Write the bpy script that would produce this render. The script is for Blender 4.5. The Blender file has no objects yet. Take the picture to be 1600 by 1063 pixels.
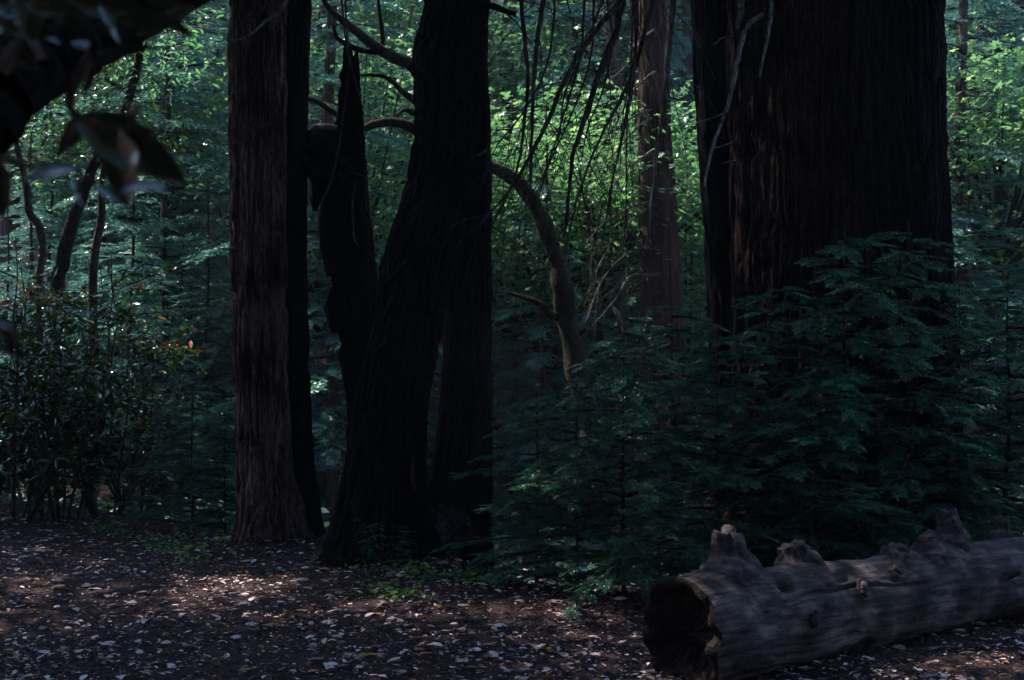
import bpy, math, random
import numpy as np
from mathutils import Vector

# ------------------------------------------------------------------ camera, sky, sun, exposure
SC = bpy.context.scene
COL = SC.collection
F = 2222.0                      # focal length in photo pixels (50 mm on 36 mm)
CAMZ = 1.6
cam = bpy.data.cameras.new('camera')
cam.lens = 50.0; cam.sensor_width = 36.0; cam.clip_start = 0.05; cam.clip_end = 600.0
cam.dof.use_dof = True; cam.dof.focus_distance = 10.5; cam.dof.aperture_fstop = 6.3
camo = bpy.data.objects.new('camera', cam); COL.objects.link(camo)
camo.location = (0, 0, CAMZ); camo.rotation_euler = (math.radians(90), 0, 0)
SC.camera = camo

SUN_TO = Vector((-0.52, 0.30, 0.80)).normalized()      # direction towards the sun
elev = math.asin(SUN_TO.z); azim = math.atan2(SUN_TO.x, SUN_TO.y)
world = bpy.data.worlds.new('World'); SC.world = world; world.use_nodes = True
wn = world.node_tree
bgn = wn.nodes['Background']; sky = wn.nodes.new('ShaderNodeTexSky')
sky.sky_type = 'NISHITA'; sky.sun_disc = False
sky.sun_elevation = elev; sky.sun_rotation = azim
sky.air_density = 1.0; sky.dust_density = 0.3; sky.ozone_density = 4.5
wn.links.new(sky.outputs[0], bgn.inputs[0]); bgn.inputs[1].default_value = 0.15
sl = bpy.data.lights.new('sun', 'SUN'); sl.energy = 4.3; sl.angle = math.radians(0.53); sl.color = (1.0, 0.97, 0.91)
so = bpy.data.objects.new('sun', sl); COL.objects.link(so)
so.rotation_euler = SUN_TO.to_track_quat('Z', 'Y').to_euler()
SC.view_settings.view_transform = 'Standard'; SC.view_settings.look = 'None'
SC.view_settings.exposure = 1.75; SC.view_settings.gamma = 1.0
cy = SC.cycles
cy.max_bounces = 6; cy.diffuse_bounces = 3; cy.glossy_bounces = 2; cy.transmission_bounces = 3; cy.transparent_max_bounces = 4
cy.use_adaptive_sampling = True; cy.adaptive_threshold = 0.008; cy.sample_clamp_indirect = 4.0
cy.use_denoising = True

# ------------------------------------------------------------------ helpers
RS = np.random.RandomState
def P(px, py, D):
    return np.array([D*(px-800)/F, D, CAMZ + D*(531.5-py)/F])
def unit(a):
    a = np.asarray(a, float)
    return a/np.maximum(np.linalg.norm(a, axis=-1, keepdims=True), 1e-9)

def mesh_np(name, V, faces, mat, tint=None, smooth=False):
    """V (n,3); faces: list of int arrays (m,3) or (m,4)."""
    me = bpy.data.meshes.new(name)
    V = np.asarray(V, np.float32)
    me.vertices.add(len(V)); me.vertices.foreach_set('co', V.ravel())
    faces = [np.asarray(f, np.int32) for f in faces if len(f)]
    tot = np.concatenate([np.full(len(f), f.shape[1], np.int32) for f in faces])
    idx = np.concatenate([f.ravel() for f in faces])
    me.loops.add(len(idx)); me.loops.foreach_set('vertex_index', idx)
    me.polygons.add(len(tot))
    st = np.zeros(len(tot), np.int32); st[1:] = np.cumsum(tot)[:-1]
    me.polygons.foreach_set('loop_start', st)
    me.polygons.foreach_set('use_smooth', np.full(len(tot), smooth, bool))
    if tint is not None:
        at = me.attributes.new('tint', 'FLOAT', 'POINT')
        at.data.foreach_set('value', np.asarray(tint, np.float32))
    me.update(calc_edges=True); me.validate()
    me.materials.append(mat)
    return me
def link(name, data, parent=None, loc=None, rot=None, scale=None):
    o = bpy.data.objects.new(name, data); COL.objects.link(o)
    if parent is not None: o.parent = parent
    if loc is not None: o.location = tuple(loc)
    if rot is not None: o.rotation_euler = rot
    if scale is not None: o.scale = (scale,)*3 if np.isscalar(scale) else scale
    return o
def tag(o, label=None, cat=None, group=None, kind=None):
    if label: o['label'] = label
    if cat: o['category'] = cat
    if group: o['group'] = group
    if kind: o['kind'] = kind
    return o
def thing(name, label, cat, loc, group=None, rotz=0, scale=1.0):
    o = link(name, None, None, loc, (0, 0, rotz), scale)
    o.empty_display_size = 0.2
    return tag(o, label, cat, group)

def vnoise(u, v, nu, seed, nv=4096):
    """smooth value noise in -1..1, periodic in u with nu cells."""
    rs = RS(seed); L = rs.rand(nu, 257)*2-1
    iu = np.floor(u).astype(int); iv = np.floor(v).astype(int)
    fu = u-iu; fv = v-iv; fu = fu*fu*(3-2*fu); fv = fv*fv*(3-2*fv)
    a = L[iu % nu, iv % 257]; b = L[(iu+1) % nu, iv % 257]
    c = L[iu % nu, (iv+1) % 257]; d = L[(iu+1) % nu, (iv+1) % 257]
    return (a*(1-fu)+b*fu)*(1-fv) + (c*(1-fu)+d*fu)*fv

def tubes(lines, sides=5, seed=0, wob=0.0):
    """lines: list of (pts (n,3), radii (n,)). returns V, quads"""
    rs = RS(seed); Vs = []; Fs = []; off = 0
    for pts, rad in lines:
        pts = np.asarray(pts, float); rad = np.asarray(rad, float); n = len(pts)
        t = np.gradient(pts, axis=0); t = unit(t)
        ref = np.tile(np.array([0.31, 0.2, 0.93]), (n, 1))
        bad = np.abs((t*ref).sum(1)) > 0.95; ref[bad] = (1, 0, 0)
        a = unit(np.cross(t, ref)); b = np.cross(t, a)
        th = np.linspace(0, 2*np.pi, sides, endpoint=False)
        R = rad[:, None]*(1 + wob*(rs.rand(n, sides)-.5))
        ring = pts[:, None, :] + R[..., None]*(np.cos(th)[None, :, None]*a[:, None, :] + np.sin(th)[None, :, None]*b[:, None, :])
        Vs.append(ring.reshape(-1, 3))
        i = np.arange(n-1)[:, None]*sides; j = np.arange(sides)[None, :]; j2 = (j+1) % sides
        q = np.stack([i+j, i+j2, i+sides+j2, i+sides+j], -1).reshape(-1, 4)
        Fs.append(q+off); off += n*sides
    return np.concatenate(Vs), np.concatenate(Fs)
def spline(pts, n):
    """Catmull-Rom resample of a polyline (any dim)"""
    p = np.asarray(pts, float); p = np.vstack([2*p[0]-p[1], p, 2*p[-1]-p[-2]])
    m = len(p)-3; t = np.linspace(0, m-1e-6, n); i = t.astype(int); f = (t-i)[:, None]
    a, b, c, d = p[i], p[i+1], p[i+2], p[i+3]
    return 0.5*((2*b)+(c-a)*f+(2*a-5*b+4*c-d)*f**2+(3*b-a-3*c+d)*f**3)

def place(T, TF, org, dx, nz, sc, tint=None, jit=0.0, tip=0.0):
    """stamp template T (k,3; x = along, z = normal) at many frames"""
    dx = unit(dx); nz = nz - (nz*dx).sum(1, keepdims=True)*dx; nz = unit(nz); yy = np.cross(nz, dx)
    sc = np.asarray(sc, float).reshape(len(org), -1)
    if sc.shape[1] == 1: sc = np.repeat(sc, 3, 1)
    n, k = len(org), len(T)
    X = T[None]*sc[:, None, :]
    V = org[:, None, :] + X[..., 0:1]*dx[:, None, :] + X[..., 1:2]*yy[:, None, :] + X[..., 2:3]*nz[:, None, :]
    Fc = (TF[None] + (np.arange(n)*k)[:, None, None]).reshape(-1, TF.shape[1])
    if jit: V = V + np.random.RandomState(n).randn(n, k, 3)*jit
    tt = None if tint is None else np.clip(np.repeat(tint, k)+tip*(np.tile(T[:, 0], n)-.5), 0, 1)
    return V.reshape(-1, 3), Fc, tt

# ------------------------------------------------------------------ leaf templates
def frond(pairs, ln, w, ang=58, droop=0.12, axis=0.012):
    V = []; Fc = []
    for i in range(pairs):
        t = 0.06 + 0.94*i/pairs
        L = ln*(0.55+0.45*math.sin(math.pi*min(1, 0.15+t*0.85)))*(1.0 if t < .8 else 1.2-t*.25)
        for s in (-1, 1):
            a = math.radians(ang-18*t); b = len(V)
            V += [(t-w/2, 0, -droop*t*t), (t+w/2, 0, -droop*t*t), (t+L*math.cos(a), s*L*math.sin(a), -droop*t*t-L*0.12)]
            Fc.append((b, b+1, b+2))
    b = len(V)
    V += [(0, -axis, 0), (0, axis, 0), (.55, 0.004, -droop*.3), (1.06, 0, -droop*1.12)]
    Fc += [(b, b+1, b+2), (b, b+2, b+3)]
    return np.array(V), np.array(Fc)
def frond2(pairs, sub, ln, w):
    """twice-divided spray: side sprigs each with short needle blades"""
    V = []; Fc = []
    T, TF = frond(sub, 0.24, 0.13, 62, 0.08, 0.03)
    for i in range(pairs):
        t = 0.08 + 0.86*i/pairs
        L = ln*(1.05-0.75*t)
        for s in (-1, 1):
            a = math.radians(52-14*t)*s; b = len(V)
            c, sn = math.cos(a), math.sin(a)
            for v in T:
                x, y, z = v*L
                V.append((t+x*c-y*sn, x*sn+y*c, z-0.15*t*t))
            Fc += [tuple(f+b) for f in TF]
    b = len(V)
    for v in T: V.append((.86+v[0]*.3, v[1]*.3, v[2]*.3-.12))
    Fc += [tuple(f+b) for f in TF]
    b = len(V)
    V += [(0, -.008, 0), (0, .008, 0), (.9, 0, -.12)]; Fc.append((b, b+1, b+2))
    return np.array(V), np.array(Fc)
T_NEAR = frond(13, 0.17, 0.055)
T_MID = frond2(5, 4, 0.46, .1)
T_FAR = frond(8, 0.34, 0.10, 55, 0.15)
def leaf_ell(w=0.34, curl=0.08):
    xs = [0, .22, .5, .8, 1.0]; ws = [0.0, .36, .5, .3, 0.0]
    V = [(0, 0, 0)]
    for x, q in zip(xs[1:-1], ws[1:-1]):
        z = -curl*(x-.4)**2*3
        V += [(x, -q*w, z+curl*.35), (x, 0, z), (x, q*w, z+curl*.35)]
    V.append((1, 0, -curl*1.2))
    Fc = [(0, 1, 2), (0, 2, 3)]
    for i in range(2):
        a = 1+3*i
        Fc += [(a, a+3, a+4), (a, a+4, a+1), (a+1, a+4, a+5), (a+1, a+5, a+2)]
    Fc += [(7, 10, 8), (8, 10, 9)]
    return np.array(V, float), np.array(Fc)
def leaf_maple():
    ang = [-150, -112, -88, -55, -32, 0, 32, 55, 88, 112, 150]
    rad = [.42, .30, .55, .34, .62, .40, .0, 0, 0, 0, 0]
    r = [.38, .55, .30, .60, .36, .66, .36, .60, .30, .55, .38]
    V = [(.32, 0, .03)]
    for a, q in zip(ang, r):
        V.append((.32+q*math.cos(math.radians(a)), q*math.sin(math.radians(a)), -.10*q*q))
    Fc = [(0, i, i+1) for i in range(1, 11)]
    return np.array(V), np.array(Fc)
L_ELL = leaf_ell(); L_MAP = leaf_maple()
L_LOW = (np.array([(0, 0, 0), (.5, -.22, .03), (1, 0, -.06), (.5, .22, .03)]), np.array([(0, 1, 2), (0, 2, 3)]))

# ------------------------------------------------------------------ materials
def new_mat(name):
    m = bpy.data.materials.new(name); m.use_nodes = True
    nt = m.node_tree; b = nt.nodes['Principled BSDF']
    return m, nt, b
def N(nt, t, **kw):
    n = nt.nodes.new(t)
    for k, v in kw.items(): setattr(n, k, v)
    return n
def ramp(nt, stops, src):
    r = N(nt, 'ShaderNodeValToRGB'); e = r.color_ramp.elements
    e[0].position, e[0].color = stops[0][0], (*stops[0][1], 1)
    e[1].position, e[1].color = stops[-1][0], (*stops[-1][1], 1)
    for p, c in stops[1:-1]:
        x = e.new(p); x.color = (*c, 1)
    nt.links.new(src, r.inputs[0]); return r.outputs[0]
def leaf_mat(name, stops, rough=0.5, trans=0.35, tcol=(1.0, 1.15, 0.5), spec=0.4):
    m, nt, b = new_mat(name)
    a = N(nt, 'ShaderNodeAttribute', attribute_name='tint')
    c = ramp(nt, stops, a.outputs['Fac'])
    nt.links.new(c, b.inputs['Base Color'])
    b.inputs['Roughness'].default_value = rough; b.inputs['Specular IOR Level'].default_value = spec
    tr = N(nt, 'ShaderNodeBsdfTranslucent')
    mx = N(nt, 'ShaderNodeMix', data_type='RGBA', blend_type='MULTIPLY'); mx.inputs[0].default_value = 1.0
    nt.links.new(c, mx.inputs[6]); mx.inputs[7].default_value = (*[t*1.5 for t in tcol], 1)
    nt.links.new(mx.outputs[2], tr.inputs[0])
    ms = N(nt, 'ShaderNodeMixShader'); ms.inputs[0].default_value = trans
    nt.links.new(b.outputs[0], ms.inputs[1]); nt.links.new(tr.outputs[0], ms.inputs[2])
    nt.links.new(ms.outputs[0], nt.nodes['Material Output'].inputs[0])
    return m
def bark_mat(name, dark, light, su=34.0, sz=2.4, bump=0.8, rough=0.9, moss=None, dark_x=None):
    m, nt, b = new_mat(name)
    tc = N(nt, 'ShaderNodeTexCoord'); mp = N(nt, 'ShaderNodeMapping')
    mp.inputs['Scale'].default_value = (su, su, sz); nt.links.new(tc.outputs['Object'], mp.inputs[0])
    n1 = N(nt, 'ShaderNodeTexNoise'); n1.inputs['Scale'].default_value = 1.0; n1.inputs['Detail'].default_value = 6; n1.inputs['Roughness'].default_value = .65
    nt.links.new(mp.outputs[0], n1.inputs[0])
    n2 = N(nt, 'ShaderNodeTexNoise'); n2.inputs['Scale'].default_value = 2.3; n2.inputs['Detail'].default_value = 4
    nt.links.new(tc.outputs['Object'], n2.inputs[0])
    mx = N(nt, 'ShaderNodeMath', operation='MULTIPLY_ADD'); mx.inputs[1].default_value = .55
    nt.links.new(n1.outputs[0], mx.inputs[0])
    m2 = N(nt, 'ShaderNodeMath', operation='MULTIPLY'); m2.inputs[1].default_value = .45
    nt.links.new(n2.outputs[0], m2.inputs[0]); nt.links.new(m2.outputs[0], mx.inputs[2])
    c = ramp(nt, [(.40, dark), (.62, light)], mx.outputs[0])
    if moss:
        n3 = N(nt, 'ShaderNodeTexNoise'); n3.inputs['Scale'].default_value = 5; n3.inputs['Detail'].default_value = 5
        nt.links.new(tc.outputs['Object'], n3.inputs[0])
        f = ramp(nt, [(.48, (0, 0, 0)), (.62, (1, 1, 1))], n3.outputs[0])
        mm = N(nt, 'ShaderNodeMix', data_type='RGBA'); nt.links.new(f, mm.inputs[0]); nt.links.new(c, mm.inputs[6]); mm.inputs[7].default_value = (*moss, 1)
        c = mm.outputs[2]
    if dark_x:
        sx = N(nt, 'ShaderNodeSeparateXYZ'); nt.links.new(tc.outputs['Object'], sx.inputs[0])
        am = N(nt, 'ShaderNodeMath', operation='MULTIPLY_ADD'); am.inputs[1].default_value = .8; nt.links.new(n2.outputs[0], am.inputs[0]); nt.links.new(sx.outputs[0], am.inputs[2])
        mr = N(nt, 'ShaderNodeMapRange'); mr.inputs[1].default_value = dark_x[0]+.4; mr.inputs[2].default_value = dark_x[1]+.4; nt.links.new(am.outputs[0], mr.inputs[0])
        mm = N(nt, 'ShaderNodeMix', data_type='RGBA'); nt.links.new(mr.outputs[0], mm.inputs[0]); nt.links.new(c, mm.inputs[6]); mm.inputs[7].default_value = (*dark_x[2], 1)
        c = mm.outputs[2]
    nt.links.new(c, b.inputs['Base Color'])
    b.inputs['Roughness'].default_value = rough; b.inputs['Specular IOR Level'].default_value = .05
    bp = N(nt, 'ShaderNodeBump'); bp.inputs['Strength'].default_value = bump; bp.inputs['Distance'].default_value = .02
    mp2 = N(nt, 'ShaderNodeMapping'); mp2.inputs['Scale'].default_value = (su*3.2, su*3.2, sz*5); nt.links.new(tc.outputs['Object'], mp2.inputs[0])
    n4 = N(nt, 'ShaderNodeTexNoise'); n4.inputs['Scale'].default_value = 1.0; n4.inputs['Detail'].default_value = 5; nt.links.new(mp2.outputs[0], n4.inputs[0])
    fm_ = ramp(nt, [(.38, (.35, .35, .35)), (.60, (1.3, 1.3, 1.3))], n4.outputs[0])
    fx_ = N(nt, 'ShaderNodeMix', data_type='RGBA', blend_type='MULTIPLY'); fx_.inputs[0].default_value = 1.0
    nt.links.new(c, fx_.inputs[6]); nt.links.new(fm_, fx_.inputs[7]); nt.links.new(fx_.outputs[2], b.inputs['Base Color'])
    hs = N(nt, 'ShaderNodeMath', operation='MULTIPLY_ADD'); hs.inputs[1].default_value = .6; nt.links.new(n4.outputs[0], hs.inputs[0]); nt.links.new(n1.outputs[0], hs.inputs[2])
    nt.links.new(hs.outputs[0], bp.inputs['Height']); nt.links.new(bp.outputs[0], b.inputs['Normal'])
    return m
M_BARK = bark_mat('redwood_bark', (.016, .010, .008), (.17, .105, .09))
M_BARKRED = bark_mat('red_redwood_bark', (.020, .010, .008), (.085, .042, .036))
M_GIANT = bark_mat('giant_bark', (.007, .004, .0035), (.058, .032, .025), dark_x=(2.3, 3.0, (.008, .006, .006)))  # brown bark blends to near-black towards the right side
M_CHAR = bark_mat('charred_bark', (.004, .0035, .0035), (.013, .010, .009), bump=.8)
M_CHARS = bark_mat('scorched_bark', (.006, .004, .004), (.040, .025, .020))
M_MOSSY = bark_mat('mossy_bark', (.010, .007, .005), (.040, .027, .020), 14, 8, .9, moss=(.020, .025, .010))
M_TWIG = bark_mat('dead_twig_bark', (.03, .023, .02), (.10, .078, .07), 20, 4, .4)
M_GREY = bark_mat('weathered_grey_wood', (.07, .06, .058), (.25, .22, .21), 30, 3, .5)
M_STEM = bark_mat('stem_bark', (.03, .02, .015), (.10, .065, .05), 24, 4, .5)
M_BURL = bark_mat('burl_wood', (.012, .009, .009), (.10, .08, .078), 14, 9, 1.0)
M_RED = leaf_mat('redwood_needles', [(0, (.010, .035, .024)), (.6, (.022, .076, .052)), (1, (.08, .18, .11))], .42, .25, (.8, 1.2, .45), .4)  # lightest stop: young tips, with skylight on them painted in
M_FIR = leaf_mat('conifer_needles', [(0, (.022, .066, .066)), (.6, (.052, .135, .13)), (1, (.115, .22, .18))], .40, .4, (.9, 1.1, .8), .5)
M_MAPLE = leaf_mat('maple_leaves', [(0, (.036, .10, .055)), (.6, (.095, .19, .085)), (1, (.23, .31, .14))], .36, .5, (1.0, 1.1, .75), .6)
M_BAY = leaf_mat('glossy_leaves', [(0, (.012, .030, .012)), (.75, (.035, .075, .022)), (.86, (.07, .12, .03)), (.93, (.28, .09, .035)), (1, (.38, .12, .05))], .22, .22, (1.0, 1.1, .4), .6)
M_SHADE = leaf_mat('canopy_leaves', [(0, (.02, .05, .02)), (1, (.06, .11, .035))], .4, .2, (1.0, 1.1, .4), .4)
M_HERB = leaf_mat('herb_leaves', [(0, (.03, .08, .03)), (.7, (.09, .18, .05)), (1, (.26, .32, .08))], .45, .4, (1.0, 1.1, .4), .4)
M_PALE = leaf_mat('pale_fern', [(0, (.16, .24, .12)), (1, (.42, .48, .28))], .45, .35, (1, 1.1, .5), .4)
M_UNDER = leaf_mat('undergrowth_leaves', [(0, (.010, .030, .026)), (.7, (.035, .08, .065)), (1, (.11, .18, .08))], .45, .3, (1, 1.1, .45), .4)
M_LITTER = leaf_mat('fallen_leaves', [(0, (.10, .05, .04)), (.35, (.29, .18, .165)), (.60, (.60, .42, .41)), (.80, (.80, .61, .60)), (.90, (.80, .61, .60)), (.93, (.42, .17, .035)), (1, (.50, .22, .05))], .55, .15, (1, .8, .6), .3)
M_DEBRIS = leaf_mat('forest_debris', [(0, (.018, .010, .009)), (.5, (.08, .046, .04)), (.85, (.28, .18, .155)), (1, (.5, .36, .32))], .8, .05, (1, .8, .6), .2)

def ground_mat():
    m, nt, b = new_mat('forest_floor')
    tc = N(nt, 'ShaderNodeTexCoord')
    n1 = N(nt, 'ShaderNodeTexNoise'); n1.inputs['Scale'].default_value = 26; n1.inputs['Detail'].default_value = 8; n1.inputs['Roughness'].default_value = .7
    n2 = N(nt, 'ShaderNodeTexNoise'); n2.inputs['Scale'].default_value = 1.1; n2.inputs['Detail'].default_value = 4
    n3 = N(nt, 'ShaderNodeTexVoronoi'); n3.inputs['Scale'].default_value = 60
    for n in (n1, n2, n3): nt.links.new(tc.outputs['Object'], n.inputs['Vector'])
    c1 = ramp(nt, [(.35, (.014, .008, .0085)), (.55, (.048, .027, .028)), (.72, (.13, .078, .080))], n1.outputs[0])
    c2 = ramp(nt, [(.3, (.55, .52, .55)), (.7, (1.25, 1.15, 1.1))], n2.outputs[0])
    mx = N(nt, 'ShaderNodeMix', data_type='RGBA', blend_type='MULTIPLY'); mx.inputs[0].default_value = 1
    nt.links.new(c1, mx.inputs[6]); nt.links.new(c2, mx.inputs[7]); nt.links.new(mx.outputs[2], b.inputs['Base Color'])
    b.inputs['Roughness'].default_value = .95; b.inputs['Specular IOR Level'].default_value = .15
    ad = N(nt, 'ShaderNodeMath', operation='ADD'); nt.links.new(n1.outputs[0], ad.inputs[0]); nt.links.new(n3.outputs[0], ad.inputs[1])
    bp = N(nt, 'ShaderNodeBump'); bp.inputs['Strength'].default_value = .7; bp.inputs['Distance'].default_value = .03
    nt.links.new(ad.outputs[0], bp.inputs['Height']); nt.links.new(bp.outputs[0], b.inputs['Normal'])
    return m
M_GROUND = ground_mat()
def log_mat():
    m, nt, b = new_mat('weathered_log_wood')
    tc = N(nt, 'ShaderNodeTexCoord'); mp = N(nt, 'ShaderNodeMapping'); mp.inputs['Scale'].default_value = (3.0, 26, 26)
    nt.links.new(tc.outputs['Object'], mp.inputs[0])
    n1 = N(nt, 'ShaderNodeTexNoise'); n1.inputs['Detail'].default_value = 6; n1.inputs['Scale'].default_value = 1; nt.links.new(mp.outputs[0], n1.inputs[0])
    n2 = N(nt, 'ShaderNodeTexNoise'); n2.inputs['Scale'].default_value = 5; n2.inputs['Detail'].default_value = 5; nt.links.new(tc.outputs['Object'], n2.inputs[0])
    ad = N(nt, 'ShaderNodeMath', operation='MULTIPLY_ADD'); ad.inputs[1].default_value = .45
    nt.links.new(n1.outputs[0], ad.inputs[0])
    m2 = N(nt, 'ShaderNodeMath', operation='MULTIPLY'); m2.inputs[1].default_value = .55; nt.links.new(n2.outputs[0], m2.inputs[0]); nt.links.new(m2.outputs[0], ad.inputs[2])
    c = ramp(nt, [(.36, (.014, .010, .010)), (.50, (.062, .045, .044)), (.66, (.20, .15, .145))], ad.outputs[0])
    mq = N(nt, 'ShaderNodeMapping'); mq.inputs['Scale'].default_value = (7, 75, 75); nt.links.new(tc.outputs['Object'], mq.inputs[0])
    nq = N(nt, 'ShaderNodeTexNoise'); nq.inputs['Detail'].default_value = 5; nq.inputs['Scale'].default_value = 1; nt.links.new(mq.outputs[0], nq.inputs[0])
    fm_ = ramp(nt, [(.33, (.35, .35, .35)), (.46, (.95, .93, .93)), (.70, (1.25, 1.2, 1.2))], nq.outputs[0])
    fx_ = N(nt, 'ShaderNodeMix', data_type='RGBA', blend_type='MULTIPLY'); fx_.inputs[0].default_value = 1.0
    nt.links.new(c, fx_.inputs[6]); nt.links.new(fm_, fx_.inputs[7])
    nt.links.new(fx_.outputs[2], b.inputs['Base Color']); b.inputs['Roughness'].default_value = .85; b.inputs['Specular IOR Level'].default_value = .2
    n3 = N(nt, 'ShaderNodeTexNoise'); n3.inputs['Scale'].default_value = 30; n3.inputs['Detail'].default_value = 8; n3.inputs['Roughness'].default_value = .75; nt.links.new(tc.outputs['Object'], n3.inputs[0])
    a2 = N(nt, 'ShaderNodeMath', operation='ADD'); nt.links.new(n1.outputs[0], a2.inputs[0]); nt.links.new(n3.outputs[0], a2.inputs[1])
    bp = N(nt, 'ShaderNodeBump'); bp.inputs['Strength'].default_value = .8; bp.inputs['Distance'].default_value = .02
    nt.links.new(a2.outputs[0], bp.inputs['Height']); nt.links.new(bp.outputs[0], b.inputs['Normal'])
    return m
M_LOG = log_mat()
def stone_mat():
    m, nt, b = new_mat('creek_stone')
    tc = N(nt, 'ShaderNodeTexCoord'); n1 = N(nt, 'ShaderNodeTexNoise'); n1.inputs['Scale'].default_value = 9; n1.inputs['Detail'].default_value = 6
    nt.links.new(tc.outputs['Object'], n1.inputs[0])
    nt.links.new(ramp(nt, [(.3, (.10, .095, .09)), (.7, (.34, .32, .30))], n1.outputs[0]), b.inputs['Base Color'])
    b.inputs['Roughness'].default_value = .8; return m
M_STONE = stone_mat()

# ------------------------------------------------------------------ ground
def sstep(a, b, x):
    t = np.clip((x-a)/(b-a), 0, 1); return t*t*(3-2*t)
def fnoise(x, y, sc, seed):
    return vnoise(np.asarray(x)*sc+500, np.asarray(y)*sc+500, 251, seed)
def gz(x, y):
    x = np.asarray(x, float); y = np.asarray(y, float)
    ye = np.interp(x, [-30, -4.5, -1.8, -0.6, 0.2, 1.2, 3, 6, 30], [15, 13.0, 11.8, 10.0, 8.8, 8.5, 9.8, 12, 20])
    d = y-ye
    z = -0.85*sstep(0, 4.2, d)
    z = z + 0.10*sstep(-2.6, -5, x)*sstep(6, 11, y)
    for (mx_, my_, mr_, mh_) in ((-1.85, 11.15, .55, .10), (-.95, 10.15, .6, .07), (-.42, 10.5, .45, .06)):
        z = z + mh_*np.exp(-((x-mx_)**2+(y-my_)**2)/mr_**2)
    z = z + 0.62*np.maximum(0, y-(19.5+0.05*x))*sstep(19, 24, y) 
    z = z + 0.030*fnoise(x, y, .55, 3) + 0.018*fnoise(x, y, 1.7, 4) + .008*fnoise(x, y, 5.1, 5)
    z = z + (0.28*fnoise(x, y, .22, 6)+.12*fnoise(x, y, .7, 7))*sstep(13, 20, y)
    z = z + 0.95*np.maximum(0, -3.5-y)*sstep(-3.5, -8, y)*(y > -18) + np.where(y <= -18, .95*14.5, 0)  # unseen slope added behind the camera to block low light from there
    z = np.minimum(z, 17.0-.15*np.maximum(0, y-45))
    z = np.where(y > 60, np.minimum(z, 16), z)
    return z
def axis(segs):
    out = []
    for a, b, s in segs: out.append(np.arange(a, b-1e-6, s))
    out.append([segs[-1][1]]); return np.concatenate(out)
gx = axis([(-160, -40, 10), (-40, -8, 1.0), (-8, -5, .3), (-5, 5.5, .07), (5.5, 9, .3), (9, 40, 1.0), (40, 160, 10)])
gy = axis([(-60, -10, 5), (-10, 3, .5), (3, 13, .07), (13, 22, .25), (22, 62, 1), (62, 200, 10)])
GX, GY = np.meshgrid(gx, gy); GZ = gz(GX, GY)
nx, ny = len(gx), len(gy)
ii = (np.arange(ny-1)[:, None]*nx+np.arange(nx-1)[None, :]).ravel()
quads = np.stack([ii, ii+1, ii+nx+1, ii+nx], 1)
ground = tag(link('ground', mesh_np('ground', np.stack([GX, GY, GZ], -1).reshape(-1, 3), [quads], M_GROUND, smooth=True)), kind='structure')

# ------------------------------------------------------------------ trunks
def trunk_mesh(name, ctr, rad, mat, nseg=96, nz=220, flute=.05, ridge=.06, seed=1, base_z=0, flare=.0, nfl=7, squash=1.0, cell=.55, ragged=None, cw=.055):
    """ctr (n,3) from bottom to top, rad (n,)"""
    c = spline(np.column_stack([ctr, rad]), nz); r = np.maximum(c[:, 3], .01); c = c[:, :3]
    th = np.linspace(0, 2*np.pi, nseg, endpoint=False)
    TH, ZI = np.meshgrid(th, c[:, 2]); u = TH/(2*np.pi)
    R0 = np.median(r)
    nc = max(10, int(2*np.pi*R0/cw))
    wz = ZI/cell
    n1 = vnoise(u*nc+0.35*vnoise(u*9, ZI*1.3, 9, seed+8), wz, nc, seed)
    n2 = vnoise(u*nc*2, wz*1.7+7, nc*2, seed+1)
    n3 = vnoise(u*nc*.5, wz*.6+3, max(4, nc//2), seed+4)
    rid = sstep(.0, .38, np.abs(n1))*.75 + sstep(0, .3, np.abs(n3))*.35 + .30*n2*np.abs(n2) + .12*vnoise(u*nc*4, wz*9, nc*4, seed+6) - .75
    fl = vnoise(u*nfl, ZI*.22+3, nfl, seed+2)
    hb = np.exp(-np.maximum(0, ZI-base_z)/.55)
    K = 1 + flute*(1+2.2*hb)*fl + flare*hb*(1+.5*fl)
    Rr = r[:, None]*K + ridge*min(R0, .45)*rid
    X = c[:, 0][:, None]+Rr*np.cos(TH); Y = c[:, 1][:, None]+Rr*np.sin(TH)*squash
    Z = np.repeat(c[:, 2][:, None], nseg, 1)
    if ragged is not None:
        k = sstep(.86, 1, np.linspace(0, 1, nz))[:, None]
        Z = Z + ragged*k*vnoise(u*14, ZI*0+seed, 14, seed+5)
    V = np.stack([X, Y, Z], -1).reshape(-1, 3)
    i = np.arange(nz-1)[:, None]*nseg; j = np.arange(nseg)[None]; j2 = (j+1) % nseg
    q = np.stack([i+j, i+j2, i+nseg+j2, i+nseg+j], -1).reshape(-1, 4)
    top = len(V); V = np.vstack([V, c[-1]])
    t = np.stack([(nz-1)*nseg+np.arange(nseg), (nz-1)*nseg+(np.arange(nseg)+1) % nseg, np.full(nseg, top)], 1)
    return mesh_np(name, V, [q, t], mat, smooth=True)
def edges_path(D, E, top_z=None, dtop=0.0):
    """E: list of (py, left px, right px) top to bottom -> ctr, rad bottom to top"""
    C = []; R = []
    for py, l, r in reversed(E):
        C.append(P((l+r)/2, py, D)); R.append((r-l)/2*D/F)
    if top_z is not None:
        c1, c0 = C[-1], C[-2]; d = (c1-c0)/np.linalg.norm(c1-c0)
        s = (top_z-c1[2])/max(d[2], .3)
        C.append(c1+d*s*.5+np.array([0, dtop*.5, 0])); R.append(R[-1]*.8)
        C.append(c1+d*s+np.array([0, dtop, 0])); R.append(R[-2]*.45)
    return np.array(C), np.array(R)

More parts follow.
